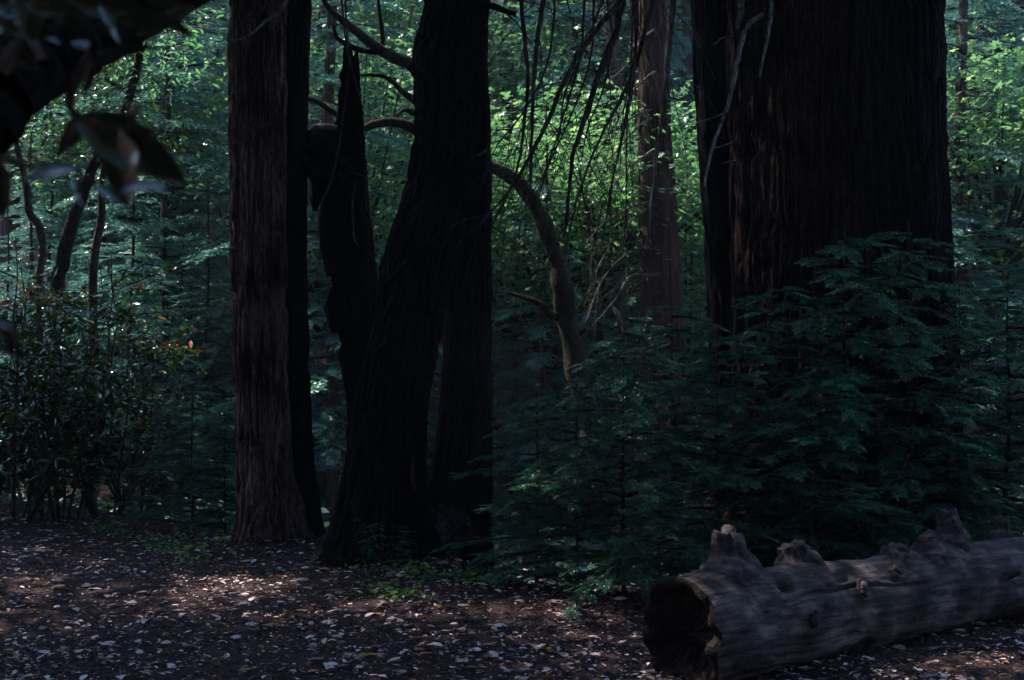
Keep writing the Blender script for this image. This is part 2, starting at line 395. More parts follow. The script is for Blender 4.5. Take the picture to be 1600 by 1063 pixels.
# conifer foliage ---------------------------------------------------
def conifer_sprays(rs, zlo, zhi, nb, lmax, lmin, droop, step, sp, rise=.1, frac0=.12, taper=1.0):
    O, Dx, Nz, S, TI, LN = [], [], [], [], [], []
    for b in range(nb):
        h = (b+rs.rand())/nb; z0 = zlo+(zhi-zlo)*h
        L = (lmax*(1-h)**taper+lmin)*(.65+.6*rs.rand()); ph = b*2.39996+rs.randn()*.5
        rad = np.array([math.cos(ph), math.sin(ph), 0]); tan = np.array([-rad[1], rad[0], 0])
        rr = rise+rs.randn()*.1; dr = droop*(.6+.8*rs.rand()); cv = rs.randn()*.12
        n = max(3, int(L/step)); t = np.linspace(frac0, 1, n)
        pts = rad*(L*t)[:, None] + tan*(L*cv*t*t)[:, None] + np.array([0, 0, 1])*(L*(rr*t-dr*t*t))[:, None]
        pts[:, 2] += z0
        tt = np.linspace(0, 1, 6)
        lp = rad*(L*tt)[:, None] + tan*(L*cv*tt*tt)[:, None] + np.array([0, 0, 1])*(L*(rr*tt-dr*tt*tt)+z0)[:, None]
        LN.append((lp, np.linspace(.010+.006*L, .002, 6)))
        for s in (-1, 1):
            d = rad*(.62+.25*t)[:, None] + tan*(s*(.85-.35*t))[:, None] + rs.randn(n, 3)*.14
            d[:, 2] += rr-2*dr*t*.6
            O.append(pts+rs.randn(n, 3)*.012); Dx.append(d)
            Nz.append(np.array([0, 0, 1])+rs.randn(n, 3)*.28)
            S.append(sp*(.55+.6*rs.rand(n))*(1.1-.55*np.abs(t-.45)))
            TI.append(np.clip(.25+.35*rs.rand()+.35*t*rs.rand(n)+.1*rs.randn(n), 0, 1))
        O.append(pts[-1:]); Dx.append((rad+np.array([0, 0, rr-2*dr*.7]))[None]); Nz.append(np.array([[0, 0, 1.]])); S.append(np.array([sp*.9])); TI.append(np.array([.8]))
    return [np.concatenate(q) for q in (O, Dx, Nz, S, TI)] + [LN]
def conifer_meshes(name, seed, T, mat, wood, **kw):
    rs = RS(seed)
    O, Dx, Nz, S, TI, LN = conifer_sprays(rs, **kw)
    V, Fc, tt = place(T[0], T[1], O, Dx, Nz, S, TI, .006*np.median(S)/.25, .5)
    fm = mesh_np(name+'_foliage', V, [Fc], mat, tt)
    bv, bf = tubes(LN, 4)
    bm = mesh_np(name+'_branches', bv, [bf], wood)
    return fm, bm
# broadleaf crown: leaves on clustered twigs ------------------------
def broad_leaves(rs, n_cl, per, ext, leaf, spread=.32, flat=.5, hollow=0.0, up=1.0):
    c = rs.randn(n_cl*3, 3); c = unit(c)*(rs.rand(n_cl*3, 1)**.38); c = c[:n_cl]
    c = c*np.array(ext)
    O = np.repeat(c, per, 0); k = len(O)
    off = rs.randn(k, 3)*spread; off[:, 2] *= flat
    O = O+off
    d = unit(off*np.array([1, 1, .3])+rs.randn(k, 3)*.10*1); d[:, 2] -= .25*rs.rand(k)
    nz = np.array([0, 0, up])+rs.randn(k, 3)*.42
    S = leaf*(.6+.7*rs.rand(k)); TI = np.clip(np.repeat(rs.rand(n_cl)*.6, per)+.4*rs.rand(k), 0, 1)
    return O, d, nz, S, TI, c

# shared foliage data
T_MID = frond2(4, 3, 0.48, .1)
CROWNS = [conifer_meshes('crown%d' % k, 40+k, T_FAR, M_FIR, M_STEM, zlo=0, zhi=9.5, nb=95, lmax=2.6, lmin=.5, droop=.25, step=.10, sp=.42) for k in range(2)]
def add_crown(t, k, loc, rotz=0., sc=1.0):
    c_ = link('crown', CROWNS[k][0], t, loc, (0, 0, rotz), sc)
    link('branches', CROWNS[k][1], c_)

def limb_mesh(name, pts, rad, mat, n=26, sides=9, seed=0, wob=.25):
    p = spline(np.column_stack([pts, rad]), n)
    rs = RS(seed+900); q = p[:, :3].copy(); q[1:-1] += rs.randn(n-2, 3)*(p[1:-1, 3:4]*.05)
    gr = np.maximum(p[:, 3], .0012)*(1+wob*.55*vnoise(np.linspace(0, n/3.2, n), np.zeros(n)+.5, 97, seed+3))
    v, f = tubes([(q, gr)], sides, seed, wob*.35)
    return mesh_np(name, v, [f], mat, smooth=True)
def px_path(pl, D, D2=None):
    D2 = D if D2 is None else D2; n = len(pl)
    return np.array([P(a, b, D+(D2-D)*i/(n-1)) for i, (a, b) in enumerate(pl)])
def child_at_world(name, me, t):
    """mesh built in world coordinates, parented to an empty with only a translation"""
    o = link(name, me, t); o.location = -Vector(t.location); return o

# ---- furrowed left redwood (two fused trunks)
bA = P(440, 850, 11.2)
tA = thing('redwood_tree', 'furrowed brown redwood left of the broken snag, its right half black', 'tree', bA)
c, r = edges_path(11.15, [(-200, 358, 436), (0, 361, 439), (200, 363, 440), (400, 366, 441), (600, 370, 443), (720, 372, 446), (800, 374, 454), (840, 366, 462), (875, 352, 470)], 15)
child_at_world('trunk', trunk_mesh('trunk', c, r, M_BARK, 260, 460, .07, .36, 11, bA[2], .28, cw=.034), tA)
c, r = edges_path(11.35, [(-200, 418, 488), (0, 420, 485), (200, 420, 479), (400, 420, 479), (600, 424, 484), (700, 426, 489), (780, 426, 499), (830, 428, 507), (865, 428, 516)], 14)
o = child_at_world('trunk', trunk_mesh('black_trunk', c, r, M_CHAR, 160, 360, .06, .18, 12, bA[2], .15, cw=.04), tA)  # right half takes the near-black bark
o['label'] = 'black fused trunk'
add_crown(tA, 0, (.0, .1, 7.5), .4, .9)
# ---- leaning charred redwood
bB = P(600, 872, 10.2)
tB = thing('charred_redwood', 'jet black charred redwood leaning right, wide at the base, beside the broken snag', 'tree', bB)
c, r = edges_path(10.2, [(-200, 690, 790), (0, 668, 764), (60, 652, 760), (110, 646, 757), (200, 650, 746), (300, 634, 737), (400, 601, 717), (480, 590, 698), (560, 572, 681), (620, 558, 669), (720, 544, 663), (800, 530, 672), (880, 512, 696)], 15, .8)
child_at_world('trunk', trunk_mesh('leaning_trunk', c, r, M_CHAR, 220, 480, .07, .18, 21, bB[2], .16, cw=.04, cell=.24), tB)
child_at_world('splinter', limb_mesh('splinter', px_path([(648, 770), (646, 740), (647, 705)], 9.93), [.012, .018, .004], M_BARKRED, 8, 5), tB)
add_crown(tB, 1, (1.6, .8, 8.5), 1.0, .7)
# ---- upright trunk right of it, with a burl
bC = P(715, 897, 10.5)
tC = thing('redwood_tree', 'slim upright dark redwood with a grey burl at its foot, behind the leaning charred trunk', 'tree', bC)
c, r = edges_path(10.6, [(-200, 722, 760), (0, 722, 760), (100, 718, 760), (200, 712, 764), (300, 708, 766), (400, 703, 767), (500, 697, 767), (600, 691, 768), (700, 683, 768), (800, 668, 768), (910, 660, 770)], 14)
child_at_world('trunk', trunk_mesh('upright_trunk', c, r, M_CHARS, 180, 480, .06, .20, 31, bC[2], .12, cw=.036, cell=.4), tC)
def blob(name, c, rad, mat, seed, n=40, amp=.22, squash=(1, 1, 1), freq=5):
    th = np.linspace(0, 2*np.pi, n, endpoint=False); ph = np.linspace(.02, np.pi-.02, n//2)
    T_, PH = np.meshgrid(th, ph)
    R = rad*(1+amp*vnoise(T_/(2*np.pi)*freq, PH*freq*.4, freq, seed)+amp*.5*vnoise(T_/(2*np.pi)*freq*3, PH*freq*1.2, freq*3, seed+1))
    V = np.stack([c[0]+squash[0]*R*np.sin(PH)*np.cos(T_), c[1]+squash[1]*R*np.sin(PH)*np.sin(T_), c[2]+squash[2]*R*np.cos(PH)], -1).reshape(-1, 3)
    m = len(ph); i = np.arange(m-1)[:, None]*n; j = np.arange(n)[None]; j2 = (j+1) % n
    q = np.stack([i+j, i+n+j, i+n+j2, i+j2], -1).reshape(-1, 4)
    return mesh_np(name, V, [q], mat, smooth=True)
child_at_world('burl', blob('burl', P(694, 842, 10.33), .215, M_BURL, 5, 90, .13, (1.0, .75, 1.15), 9), tC)
add_crown(tC, 0, (.1, .2, 8.0), 2.2, .65)
# ---- broken burnt snag
bS = P(590, 862, 11.5)
tS = thing('burnt_snag', 'broken hollow burnt snag with a jagged spike and a side arm touching the left redwood', 'snag', bS)
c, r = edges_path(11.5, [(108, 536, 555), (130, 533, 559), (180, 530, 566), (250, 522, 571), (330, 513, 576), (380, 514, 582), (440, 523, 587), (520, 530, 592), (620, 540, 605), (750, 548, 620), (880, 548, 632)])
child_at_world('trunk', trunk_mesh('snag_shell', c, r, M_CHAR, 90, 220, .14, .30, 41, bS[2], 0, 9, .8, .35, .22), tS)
v, f = tubes([(px_path([(552, 245), (530, 246), (512, 250), (498, 254), (484, 256), (474, 262)], 11.5), [.20, .23, .25, .26, .25, .15]),
              (px_path([(493, 280), (494, 310), (492, 330)], 11.5), [.06, .05, .02]),
              (px_path([(507, 275), (505, 300), (503, 318)], 11.45), [.06, .05, .015]),
              (px_path([(520, 300), (512, 345), (513, 385), (522, 430)], 11.4), [.06, .07, .07, .06]),
              (px_path([(525, 450), (521, 480), (526, 520)], 11.4), [.05, .07, .04]),
              (px_path([(553, 180), (552, 130), (549, 92)], 11.5), [.06, .035, .008])], 16, 4, .35)
child_at_world('side_arm', mesh_np('snag_arm', v, [f], M_CHAR, smooth=False), tS)
o = child_at_world('bark_strip', limb_mesh('bark_strip', px_path([(527, 203), (510, 201), (494, 204), (482, 208)], 11.42), [.03, .045, .045, .02], M_GREY, 14, 7, 3, .6), tS)
for k, pl in enumerate([[(536, -60), (541, 30), (545, 100), (540, 150), (528, 240), (515, 290), (502, 320), (496, 370)], [(528, -60), (540, 60), (556, 130), (566, 170), (571, 260), (572, 330)],
                        [(540, 265), (555, 272), (566, 275), (569, 265)], [(556, 280), (551, 320), (553, 370), (560, 385)]]):
    child_at_world('vine', limb_mesh('vine', px_path(pl, 11.1, 11.0), np.linspace(.009, .006, len(pl)), M_TWIG, 30, 5, 60+k), tS)
# ---- giant right redwood
bR = P(1310, 850, 11.2)
tR = thing('giant_redwood', 'enormous dark fluted redwood trunk on the right with a second trunk fused on its left', 'tree', bR)
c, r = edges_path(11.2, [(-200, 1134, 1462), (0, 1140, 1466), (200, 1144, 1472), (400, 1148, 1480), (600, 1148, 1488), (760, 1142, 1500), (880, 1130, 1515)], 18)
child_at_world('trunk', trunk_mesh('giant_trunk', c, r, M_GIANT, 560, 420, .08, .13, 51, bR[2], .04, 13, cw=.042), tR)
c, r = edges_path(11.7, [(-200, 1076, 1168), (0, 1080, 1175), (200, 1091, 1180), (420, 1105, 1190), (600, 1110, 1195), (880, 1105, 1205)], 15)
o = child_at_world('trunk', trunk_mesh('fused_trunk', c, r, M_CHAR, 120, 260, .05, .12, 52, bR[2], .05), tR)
add_crown(tR, 0, (0, 0, 9.0), .9, 1.0); add_crown(tR, 1, (-1.0, .5, 8.5), .2, .6)
# ---- reddish redwood in the gap
bG = P(1030, 0, 17.0); bG[2] = gz(bG[0], 17.0)
tG = thing('redwood_tree', 'slim red barked redwood hung with dead branches, left of the giant trunk', 'tree', bG)
c, r = edges_path(17.0, [(-200, 992, 1036), (0, 996, 1040), (200, 998, 1050), (300, 999, 1056), (480, 1002, 1066), (600, 1002, 1072), (690, 998, 1080)], 14)
child_at_world('trunk', trunk_mesh('red_trunk', c, r, M_BARKRED, 110, 240, .07, .16, 61, bG[2], .05), tG)
add_crown(tG, 1, (-.2, 0, 8.5), 2.0, .65)

# ---- dead branches
def twigs_on(p, rs, n, ln, r0, droop=.5):
    out = []
    for k in range(n):
        i = rs.randint(2, len(p)-1); d = unit(p[i]-p[i-1]); a = unit(d*.6+rs.randn(3)*np.array([.8, .35, .5])-np.array([0, 0, .25]))
        L = ln*(.4+rs.rand()); t = np.linspace(0, 1, 6)
        q = p[i]+a*(L*t)[:, None]+np.array([0, 0, -1])*(droop*L*t*t)[:, None]+rs.randn(6, 3)*.008*L
        q[0] = p[i]
        out.append((q, np.linspace(r0, r0*.3, 6)))
    return out
def dead_branch(t, pts, r0, r1, mat, seed, ntw=4, ln=.5, n=34):
    rs = RS(seed); p = spline(np.column_stack([pts, np.linspace(r0, r1, len(pts))]), n); q = p[:, :3]
    q[1:] += rs.randn(n-1, 3)*r0*.11
    v, f = tubes([(q, p[:, 3])]+twigs_on(q, rs, ntw, ln, max(.0035, r1*.45)), 7, seed, .2)
    child_at_world('dead_branch', mesh_np('dead_branch', v, [f], mat, smooth=True), t)
W = lambda *a: np.array(a, float)
def chain(pre, pl, D, D2=None): return np.vstack([np.array(pre, float).reshape(-1, 3), px_path(pl, D, D2)])
jC = P(735, -420, 10.6); jR = P(1150, -420, 11.0); jG = P(1015, -420, 17)
dead_branch(tC, chain([jC], [(800, -170), (818, -60), (815, 0), (821, 70), (825, 130), (818, 200), (812, 250), (795, 300), (770, 350)], 10.3), .022, .007, M_TWIG, 1, 14, .8)
dead_branch(tC, chain([jC], [(840, -180), (858, -60), (850, 0), (838, 80), (833, 150), (830, 230), (828, 300)], 9.9), .026, .009, M_TWIG, 2, 13, .8)
dead_branch(tR, chain([jR], [(1040, -220), (985, -40), (966, 5), (930, 50), (890, 110), (855, 190), (830, 240), (795, 300), (750, 348)], 10.0), .030, .008, M_TWIG, 3, 18, .8)
dead_branch(tR, chain([jR], [(1030, -220), (985, -60), (972, 10), (955, 70), (932, 130), (912, 190), (895, 240), (890, 300), (882, 370)], 10.2), .036, .010, M_TWIG, 4, 18, .8)
dead_branch(tR, chain([jR], [(1070, -200), (1020, 0), (1005, 60), (990, 110), (962, 170), (940, 210), (905, 300), (890, 360)], 10.4), .022, .006, M_TWIG, 5, 16, .8)
dead_branch(tR, chain([jR], [(1080, -160), (1055, -40), (1052, 0), (1047, 60), (1040, 130), (1035, 180), (1026, 240), (1020, 310), (1010, 390)], 11.0), .034, .012, M_GREY, 6, 5, .5)
dead_branch(tR, [P(1200, 22, 10.95), P(1184, 28, 10.5), P(1166, 45, 10.2), P(1155, 85, 10.15), P(1146, 130, 10.1), P(1132, 180, 10.1), P(1112, 235, 10.05), P(1099, 292, 10.0)], .024, .008, M_GREY, 7, 1, .2)
dead_branch(tR, [P(1215, -60, 10.8), P(1206, 0, 10.45), P(1203, 40, 10.2), P(1195, 80, 10.2), P(1187, 121, 10.2)], .018, .008, M_GREY, 8, 0, .2)
dead_branch(tR, [P(1165, -60, 10.8), P(1158, -5, 10.6), P(1159, 15, 10.5), P(1151, 46, 10.5)], .030, .016, M_GREY, 9, 0, .2)
for k, pl in enumerate([[(1165, 55), (1148, 57), (1130, 60), (1114, 70)], [(1160, 168), (1143, 172), (1120, 182), (1086, 193)], [(1160, 222), (1142, 225), (1115, 232)], [(1160, 250), (1128, 255)],
                        [(1470, 262), (1490, 270), (1505, 282)]]):
    dead_branch(tR, px_path(pl, 11.2, 10.6), .011, .004, M_GREY if k < 4 else M_TWIG, 20+k, 0, .2, 12)
for k, pl in enumerate([[(1032, 172), (1005, 175), (980, 190), (950, 210), (922, 228)], [(1032, 183), (1010, 190), (990, 205), (960, 240), (928, 268)], [(1028, 235), (1005, 246), (985, 260), (955, 295)],
                        [(1032, 308), (1005, 318), (975, 330), (940, 352), (918, 378)], [(1028, 312), (1000, 335), (968, 362), (930, 425)], [(1030, 380), (1000, 390), (975, 400), (940, 440), (915, 505)],
                        [(1032, 40), (1005, 60), (985, 95), (950, 130)], [(1032, 110), (1012, 120), (985, 150), (960, 200)], [(1045, 420), (1020, 430), (985, 432), (960, 470), (925, 510)]]):
    dead_branch(tG, px_path(pl, 17.0, 15.6), .018, .006, M_TWIG, 30+k, 9, .8, 20)
dead_branch(tA, [P(480, -70, 11.0), P(445, 8, 10.85), P(410, 38, 10.7), P(385, 58, 10.6), P(366, 64, 10.55)], .016, .006, M_GREY, 50, 5, .3, 18)
dead_branch(tA, [P(372, 388, 11.1), P(350, 389, 10.9), P(342, 390, 10.8)], .010, .005, M_GREY, 52, 0, .3, 8)
dead_branch(tC, [P(760, 235, 10.5), P(747, 243, 10.4), P(735, 238, 10.2)], .010, .004, M_GREY, 53, 0, .3, 8)
dead_branch(tB, [P(700, -30, 10.0), P(730, 0, 9.9), P(775, 12, 9.8), P(805, 22, 9.7)], .04, .015, M_CHAR, 54, 2, .4, 14)

rs = RS(88)
for k in range(9):
    x0 = 790+rs.rand()*230; y1 = 200+rs.rand()*230; dx_ = -20-rs.rand()*150; bw = rs.randn()*18
    pl = [(x0, -60), (x0+dx_*.2+bw, y1*.25), (x0+dx_*.5+bw, y1*.55), (x0+dx_*.8, y1*.8), (x0+dx_, y1)]
    Dk = 10.0+rs.rand()*1.0
    dead_branch(tC if x0 < 880 else tR, chain([jC if x0 < 880 else jR], [((x0+(735 if x0 < 880 else 1150))/2, -260)]+pl, Dk), .013, .004, M_TWIG, 120+k, 10, .7)
# ---- mossy arching tree behind the dark trunks
bM = P(912, 0, 14.5); bM[2] = gz(bM[0], 14.5)
tM = thing('arching_maple', 'mossy brown tree arching left behind the dark trunks, its limbs showing beside the snag', 'tree', bM)
def sc_r(ws, D): return [.85*w/2*D/F for w in ws]
pl = [(925, 680), (912, 620), (897, 550), (884, 495), (874, 430), (857, 370), (836, 322), (808, 284), (768, 260), (715, 235), (680, 215)]
child_at_world('trunk', limb_mesh('arching_trunk', px_path(pl, 14.5), sc_r([46, 42, 40, 36, 31, 29, 27, 25, 23, 21, 20], 14.5), M_MOSSY, 60, 18, 2, .6), tM)
for k, (pl, ws) in enumerate([([(690, 218), (650, 203), (622, 192), (592, 193), (568, 203), (540, 240)], [26, 20, 17, 15, 13, 8]),
                              ([(700, 225), (670, 150), (645, 103), (612, 88), (585, 72), (560, 52), (535, 32), (510, 8), (490, -40)], [26, 25, 24, 22, 20, 17, 13, 10, 7]),
                              ([(600, 82), (575, 80), (550, 74), (528, 60), (520, 40)], [14, 12, 11, 9, 6]),
                              ([(690, 200), (650, 160), (625, 140), (600, 120), (560, 118)], [16, 14, 10, 8, 5]),
                              ([(884, 500), (862, 492), (848, 478), (828, 468), (795, 458)], [18, 14, 12, 10, 6]),
                              ([(690, 210), (655, 182), (635, 172), (620, 180)], [14, 12, 9, 5]),
                              ([(545, 190), (515, 172), (495, 158), (478, 154), (440, 150)], [14, 12, 11, 10, 8]),
                              ([(598, 82), (597, 50), (593, 20), (590, -20)], [10, 8, 7, 6])]):
    child_at_world('limb', limb_mesh('limb', px_path(pl, 14.5, 14.3 if k != 6 else 14.5), sc_r(ws, 14.5), M_MOSSY, 26, 10, 70+k, .25), tM)

# ---- fallen log
lo = thing('fallen_log', 'weathered grey fallen log with broken branch stubs and a hollow end', 'log', (0.77, 6.60, 0.235))
lo.rotation_euler = (0, 0, math.atan2(.6, .8))
rs = RS(77); nL, nS = 560, 220; LEN = 4.9
s = np.linspace(0, LEN, nL); th = np.linspace(0, 2*np.pi, nS, endpoint=False); TH, SS = np.meshgrid(th, s)
R = .232+.012*np.sin(SS*1.7+1)+.020*vnoise(TH/(2*np.pi)*5, SS*.9, 5, 1)+.013*vnoise(TH/(2*np.pi)*11, SS*3, 11, 2)+.007*vnoise(TH/(2*np.pi)*30, SS*2.6, 30, 3)+.004*vnoise(TH/(2*np.pi)*50, SS*22, 50, 4)
R = R+.030*(1-sstep(0, .5, SS))-.012*(1-sstep(0, .10, np.abs(vnoise(TH/(2*np.pi)*34+.6*vnoise(TH/(2*np.pi)*7, SS*3, 7, 12), SS*1.5, 34, 11))))*sstep(-.2, .5, vnoise(TH/(2*np.pi)*6, SS*1.6, 6, 13))+.006*sstep(.1, .3, vnoise(TH/(2*np.pi)*12, SS*5, 12, 14))
def bump(s0, deg, h, ws, wt, pw=2.0, lean=0):
    d = np.angle(np.exp(1j*(TH-math.radians(deg))))*.23
    g = np.exp(-(np.abs((SS-s0)/ws)**pw+np.abs(d/wt)**pw))
    return h*g
stub = [(.31, 95, .045, .16, .12), (.84, 88, .04, .16, .12), (1.55, 100, .035, .14, .10), (1.75, 104, .035, .14, .10),
        (2.0, 94, .05, .20, .13), (2.55, 88, .03, .12, .10), (.62, 172, .025, .09, .08), (.35, 205, .04, .14, .10), (1.05, 150, .02, .08, .07), (.16, 140, .03, .09, .09), (1.85, 120, .03, .10, .09)]
for st in stub: R = R+bump(*st)
R = R - bump(.64, 176, .05, .028, .024) - bump(.98, 128, .045, .05, .02) - bump(1.38, 140, .03, .05, .018) - bump(.55, 128, .05, .03, .03)
ck = np.abs(np.angle(np.exp(1j*(TH-math.radians(146)-.10*np.sin(SS*5)-.05*vnoise(SS*6, SS*0, 64, 9)))))*.23
R = R - .030*np.exp(-(ck/.007)**2)*sstep(.45, .6, SS)*(1-sstep(1.5, 1.8, SS))
XX = SS + (.05*vnoise(TH/(2*np.pi)*6, TH*0+2, 6, 6)+.02*vnoise(TH/(2*np.pi)*25, TH*0+2, 25, 7))*(1-sstep(0, .25, SS))
V = np.stack([XX, R*np.cos(TH), R*np.sin(TH)*.96], -1).reshape(-1, 3)
i = np.arange(nL-1)[:, None]*nS; j = np.arange(nS)[None]; j2 = (j+1) % nS
q = np.stack([i+j, i+nS+j, i+nS+j2, i+j2], -1).reshape(-1, 4)
link('wood', mesh_np('log_wood', V, [q], M_LOG, smooth=True), lo)
for k, (s0, dg, L, r0, r1, lx) in enumerate([(.33, 93, .15, .075, .045, -.25), (.82, 86, .075, .075, .05, -.35), (1.56, 100, .04, .06, .045, .2), (1.76, 104, .08, .055, .035, -.2), (2.03, 92, .16, .065, .04, -.35),
                                            (2.56, 88, .10, .05, .035, .1), (.63, 172, .035, .05, .04, -.1), (2.28, 160, .07, .018, .010, .5), (1.06, 150, .02, .04, .034, 0), (1.42, 128, .025, .032, .026, .2), (3.2, 92, .14, .06, .04, -.2)]):
    a = math.radians(dg); rr_ = float(np.interp(s0, s, R[:, int(round(dg/360*nS))]))
    zz = np.array([-.06, 0, L*.35, L*.7, L]); cc = np.column_stack([zz*0, zz*0, zz])
    me = trunk_mesh('branch_stub', cc, np.array([r0*1.35, r0*1.15, r0*.85, (r0+r1)*.45, r1]), M_LOG, 44, 40, .12, .30, 700+k, 0, .25 if L > .06 else .1, 5, 1, .09, L*.22, .02)
    o = link('branch_stub', me, lo, (s0, rr_*math.cos(a), rr_*math.sin(a)*.96))
    o.rotation_euler = Vector((lx*.8, math.cos(a), math.sin(a))).to_track_quat('Z', 'Y').to_euler()
inn = []; ring0 = V[:nS]
for k, (dx, f) in enumerate([(0, 1.0), (-.012, .94), (.0, .85), (.03, .72), (.07, .55), (.09, .30), (.08, .02)]):
    w = ring0*np.array([1, f, f]); w[:, 0] += dx
    if 2 <= k < 6: w[:, 1:] *= (1+.14*vnoise(th/(2*np.pi)*8, th*0+k*.6, 8, 15))[:, None]; w[:, 0] += .018*vnoise(th/(2*np.pi)*17, th*0+k*.9, 17, 16)
    inn.append(w)
Vi = np.vstack(inn); i = np.arange(6)[:, None]*nS
q = np.stack([i+j, i+j2, i+nS+j2, i+nS+j], -1).reshape(-1, 4)
M_ROT = bark_mat('rotten_heartwood', (.007, .005, .0045), (.030, .020, .016), 22, 22, 1.0)
link('hollow_end', mesh_np('log_hollow', Vi, [q], M_ROT, smooth=True), lo)

# ---- young redwoods near the trunks
T_SAP = frond2(5, 7, 0.44, .1)
SAP = []
for k in range(4):
    SAP.append(conifer_meshes('sapling%d' % k, 100+k, T_SAP, M_RED, M_STEM, zlo=.06, zhi=1.95, nb=42, lmax=.90, lmin=.12, droop=.18, step=.075, sp=.175, rise=.10, taper=.8))
stem_v, stem_f = tubes([(np.array([[0, 0, -.05], [.02, 0, .5], [-.01, .02, 1.1], [.01, 0, 1.6], [0, 0, 2.03]]), [.020, .017, .012, .008, .003])], 6)
STEM = mesh_np('sapling_stem', stem_v, [stem_f], M_STEM, smooth=True)
saps = [(300, 11.9, 1.30, 'young redwood left of the furrowed redwood, its low sprays over the path edge'),
        (352, 11.7, 1.05, 'short young redwood pressed against the foot of the furrowed left redwood'),
        (255, 13.3, 1.0, 'small green redwood sapling beside the glossy bushes at the path edge'),
        (838, 9.8, 1.40, 'young redwood nearest the slim upright trunk, its sprays reaching its bark'),
        (900, 9.2, 1.40, 'second young redwood right of the slim upright trunk, in the dark thicket'),
        (975, 8.9, 1.70, 'young redwood in the dark thicket below the slim red barked trunk'),
        (1050, 10.4, 1.90, 'young redwood in the thicket just below the fused left trunk of the giant'),
        (1120, 9.3, 1.70, 'young redwood standing behind the hollow end of the fallen log'),
        (1205, 9.7, 2.0, 'young redwood before the left edge of the giant trunk'),
        (1320, 9.5, 2.35, 'tall young redwood before the middle of the giant trunk'),
        (1420, 9.8, 2.40, 'tallest young redwood, before the right edge of the giant trunk'),
        (1265, 8.9, 1.35, 'low young redwood close behind the first stubs of the fallen log'),
        (1500, 10.6, 2.0, 'young redwood just right of the giant trunk'),
        (1575, 10.0, 2.05, 'young redwood behind the log at the right edge of the picture'),
        (1480, 9.3, 1.2, 'low young redwood behind the tallest stub of the fallen log'),
        (1030, 8.4, .8, 'small low redwood sapling left of the hollow log end'),
        (1640, 11.2, 2.2, 'young redwood half cut off by the right edge of the picture')]
for k, (px, D, h, lab) in enumerate(saps):
    x = D*(px-800)/F; b = (x, D, float(gz(x, D)))
    zb = h-b[2] if h > 1.4 else h
    t = thing('young_redwood', lab, 'sapling', b, 'young redwoods under the big trunks', rotz=k*1.7, scale=zb/2.0)
    link('stem', STEM, t); link('branches', SAP[k % 4][1], link('foliage', SAP[k % 4][0], t))

# ---- glossy bushes on the left
def shrub_mesh(seed, H=2.2, ns=11, leaf=.10, per=165):
    rs = RS(seed); lines = []; O = []; Dx = []; Nz = []; S = []; TI = []
    for k in range(ns):
        a = rs.rand()*6.28; ln = .18+.30*rs.rand(); h = H*(.55+.45*rs.rand())
        b = np.array([math.cos(a)*.12, math.sin(a)*.12, -.04]); e = np.array([math.cos(a)*ln*h*.9, math.sin(a)*ln*h*.9, h])
        t = np.linspace(0, 1, 9)[:, None]
        p = b+(e-b)*t+np.array([math.cos(a), math.sin(a), 0])*(.12*np.sin(t*3))+rs.randn(9, 3)*.025*t
        lines.append((p, np.linspace(.014, .003, 9)))
        subs = [(p, .06)]
        for m in range(7):
            i = rs.randint(2, 8); d = unit(rs.randn(3)*np.array([1, 1, .3])+np.array([0, 0, .5])); L = .25+.4*rs.rand()
            tt = np.linspace(0, 1, 5)[:, None]; q = p[i]+d*L*tt-np.array([0, 0, .15])*L*tt**2
            lines.append((q, np.linspace(.006, .002, 5))); subs.append((q, .15))
        for q, f0 in subs:
            n = per//8; u = f0+(1-f0)*rs.rand(n); x = u*(len(q)-1); i = np.minimum(x.astype(int), len(q)-2); f = (x-i)[:, None]
            o = q[i]*(1-f)+q[i+1]*f
            d = unit(rs.randn(n, 3)*np.array([1, 1, .5])+np.array([0, 0, .15]))
            O.append(o); Dx.append(d); Nz.append(np.array([0, 0, 1])+rs.randn(n, 3)*.55); S.append(leaf*(.6+.7*rs.rand(n)))
            young = (o[:, 2] > .72*H) & (u > .75) & (rs.rand(n) < .3)
            TI.append(np.where(young, .88+.12*rs.rand(n), .85*rs.rand(n)))
    O, Dx, Nz, S, TI = [np.concatenate(q) for q in (O, Dx, Nz, S, TI)]
    V, Fc, tt = place(L_ELL[0], L_ELL[1], O, Dx, Nz, S, TI)
    sv, sf = tubes(lines, 5)
    return mesh_np('shrub_leaves', V, [Fc], M_BAY, tt), mesh_np('shrub_stems', sv, [sf], M_STEM)
SHR = [shrub_mesh(200+k) for k in range(3)]
for k, (px, D, h, lab) in enumerate([(20, 12.0, 2.15, 'glossy leaved bush at the left edge of the picture'), (95, 12.3, 2.2, 'tall glossy bush tipped with orange young leaves, second from the left edge'),
                                     (165, 12.6, 1.9, 'glossy leaved bush third from the left edge, beside the redwood saplings'), (215, 13.4, 1.75, 'glossy bush standing farthest right in the left thicket'),
                                     (-30, 13.6, 2.3, 'glossy bush half cut off behind the left edge bush'), (60, 14.2, 2.3, 'glossy bush standing behind the tall orange tipped bush')]):
    x = D*(px-800)/F; b = (x, D, float(gz(x, D)))
    t = thing('glossy_bush', lab, 'bush', b, 'glossy bushes on the left', rotz=k*1.3, scale=(h+.2)/2.2)
    link('stems', SHR[k % 3][1], t); link('leaves', SHR[k % 3][0], t)

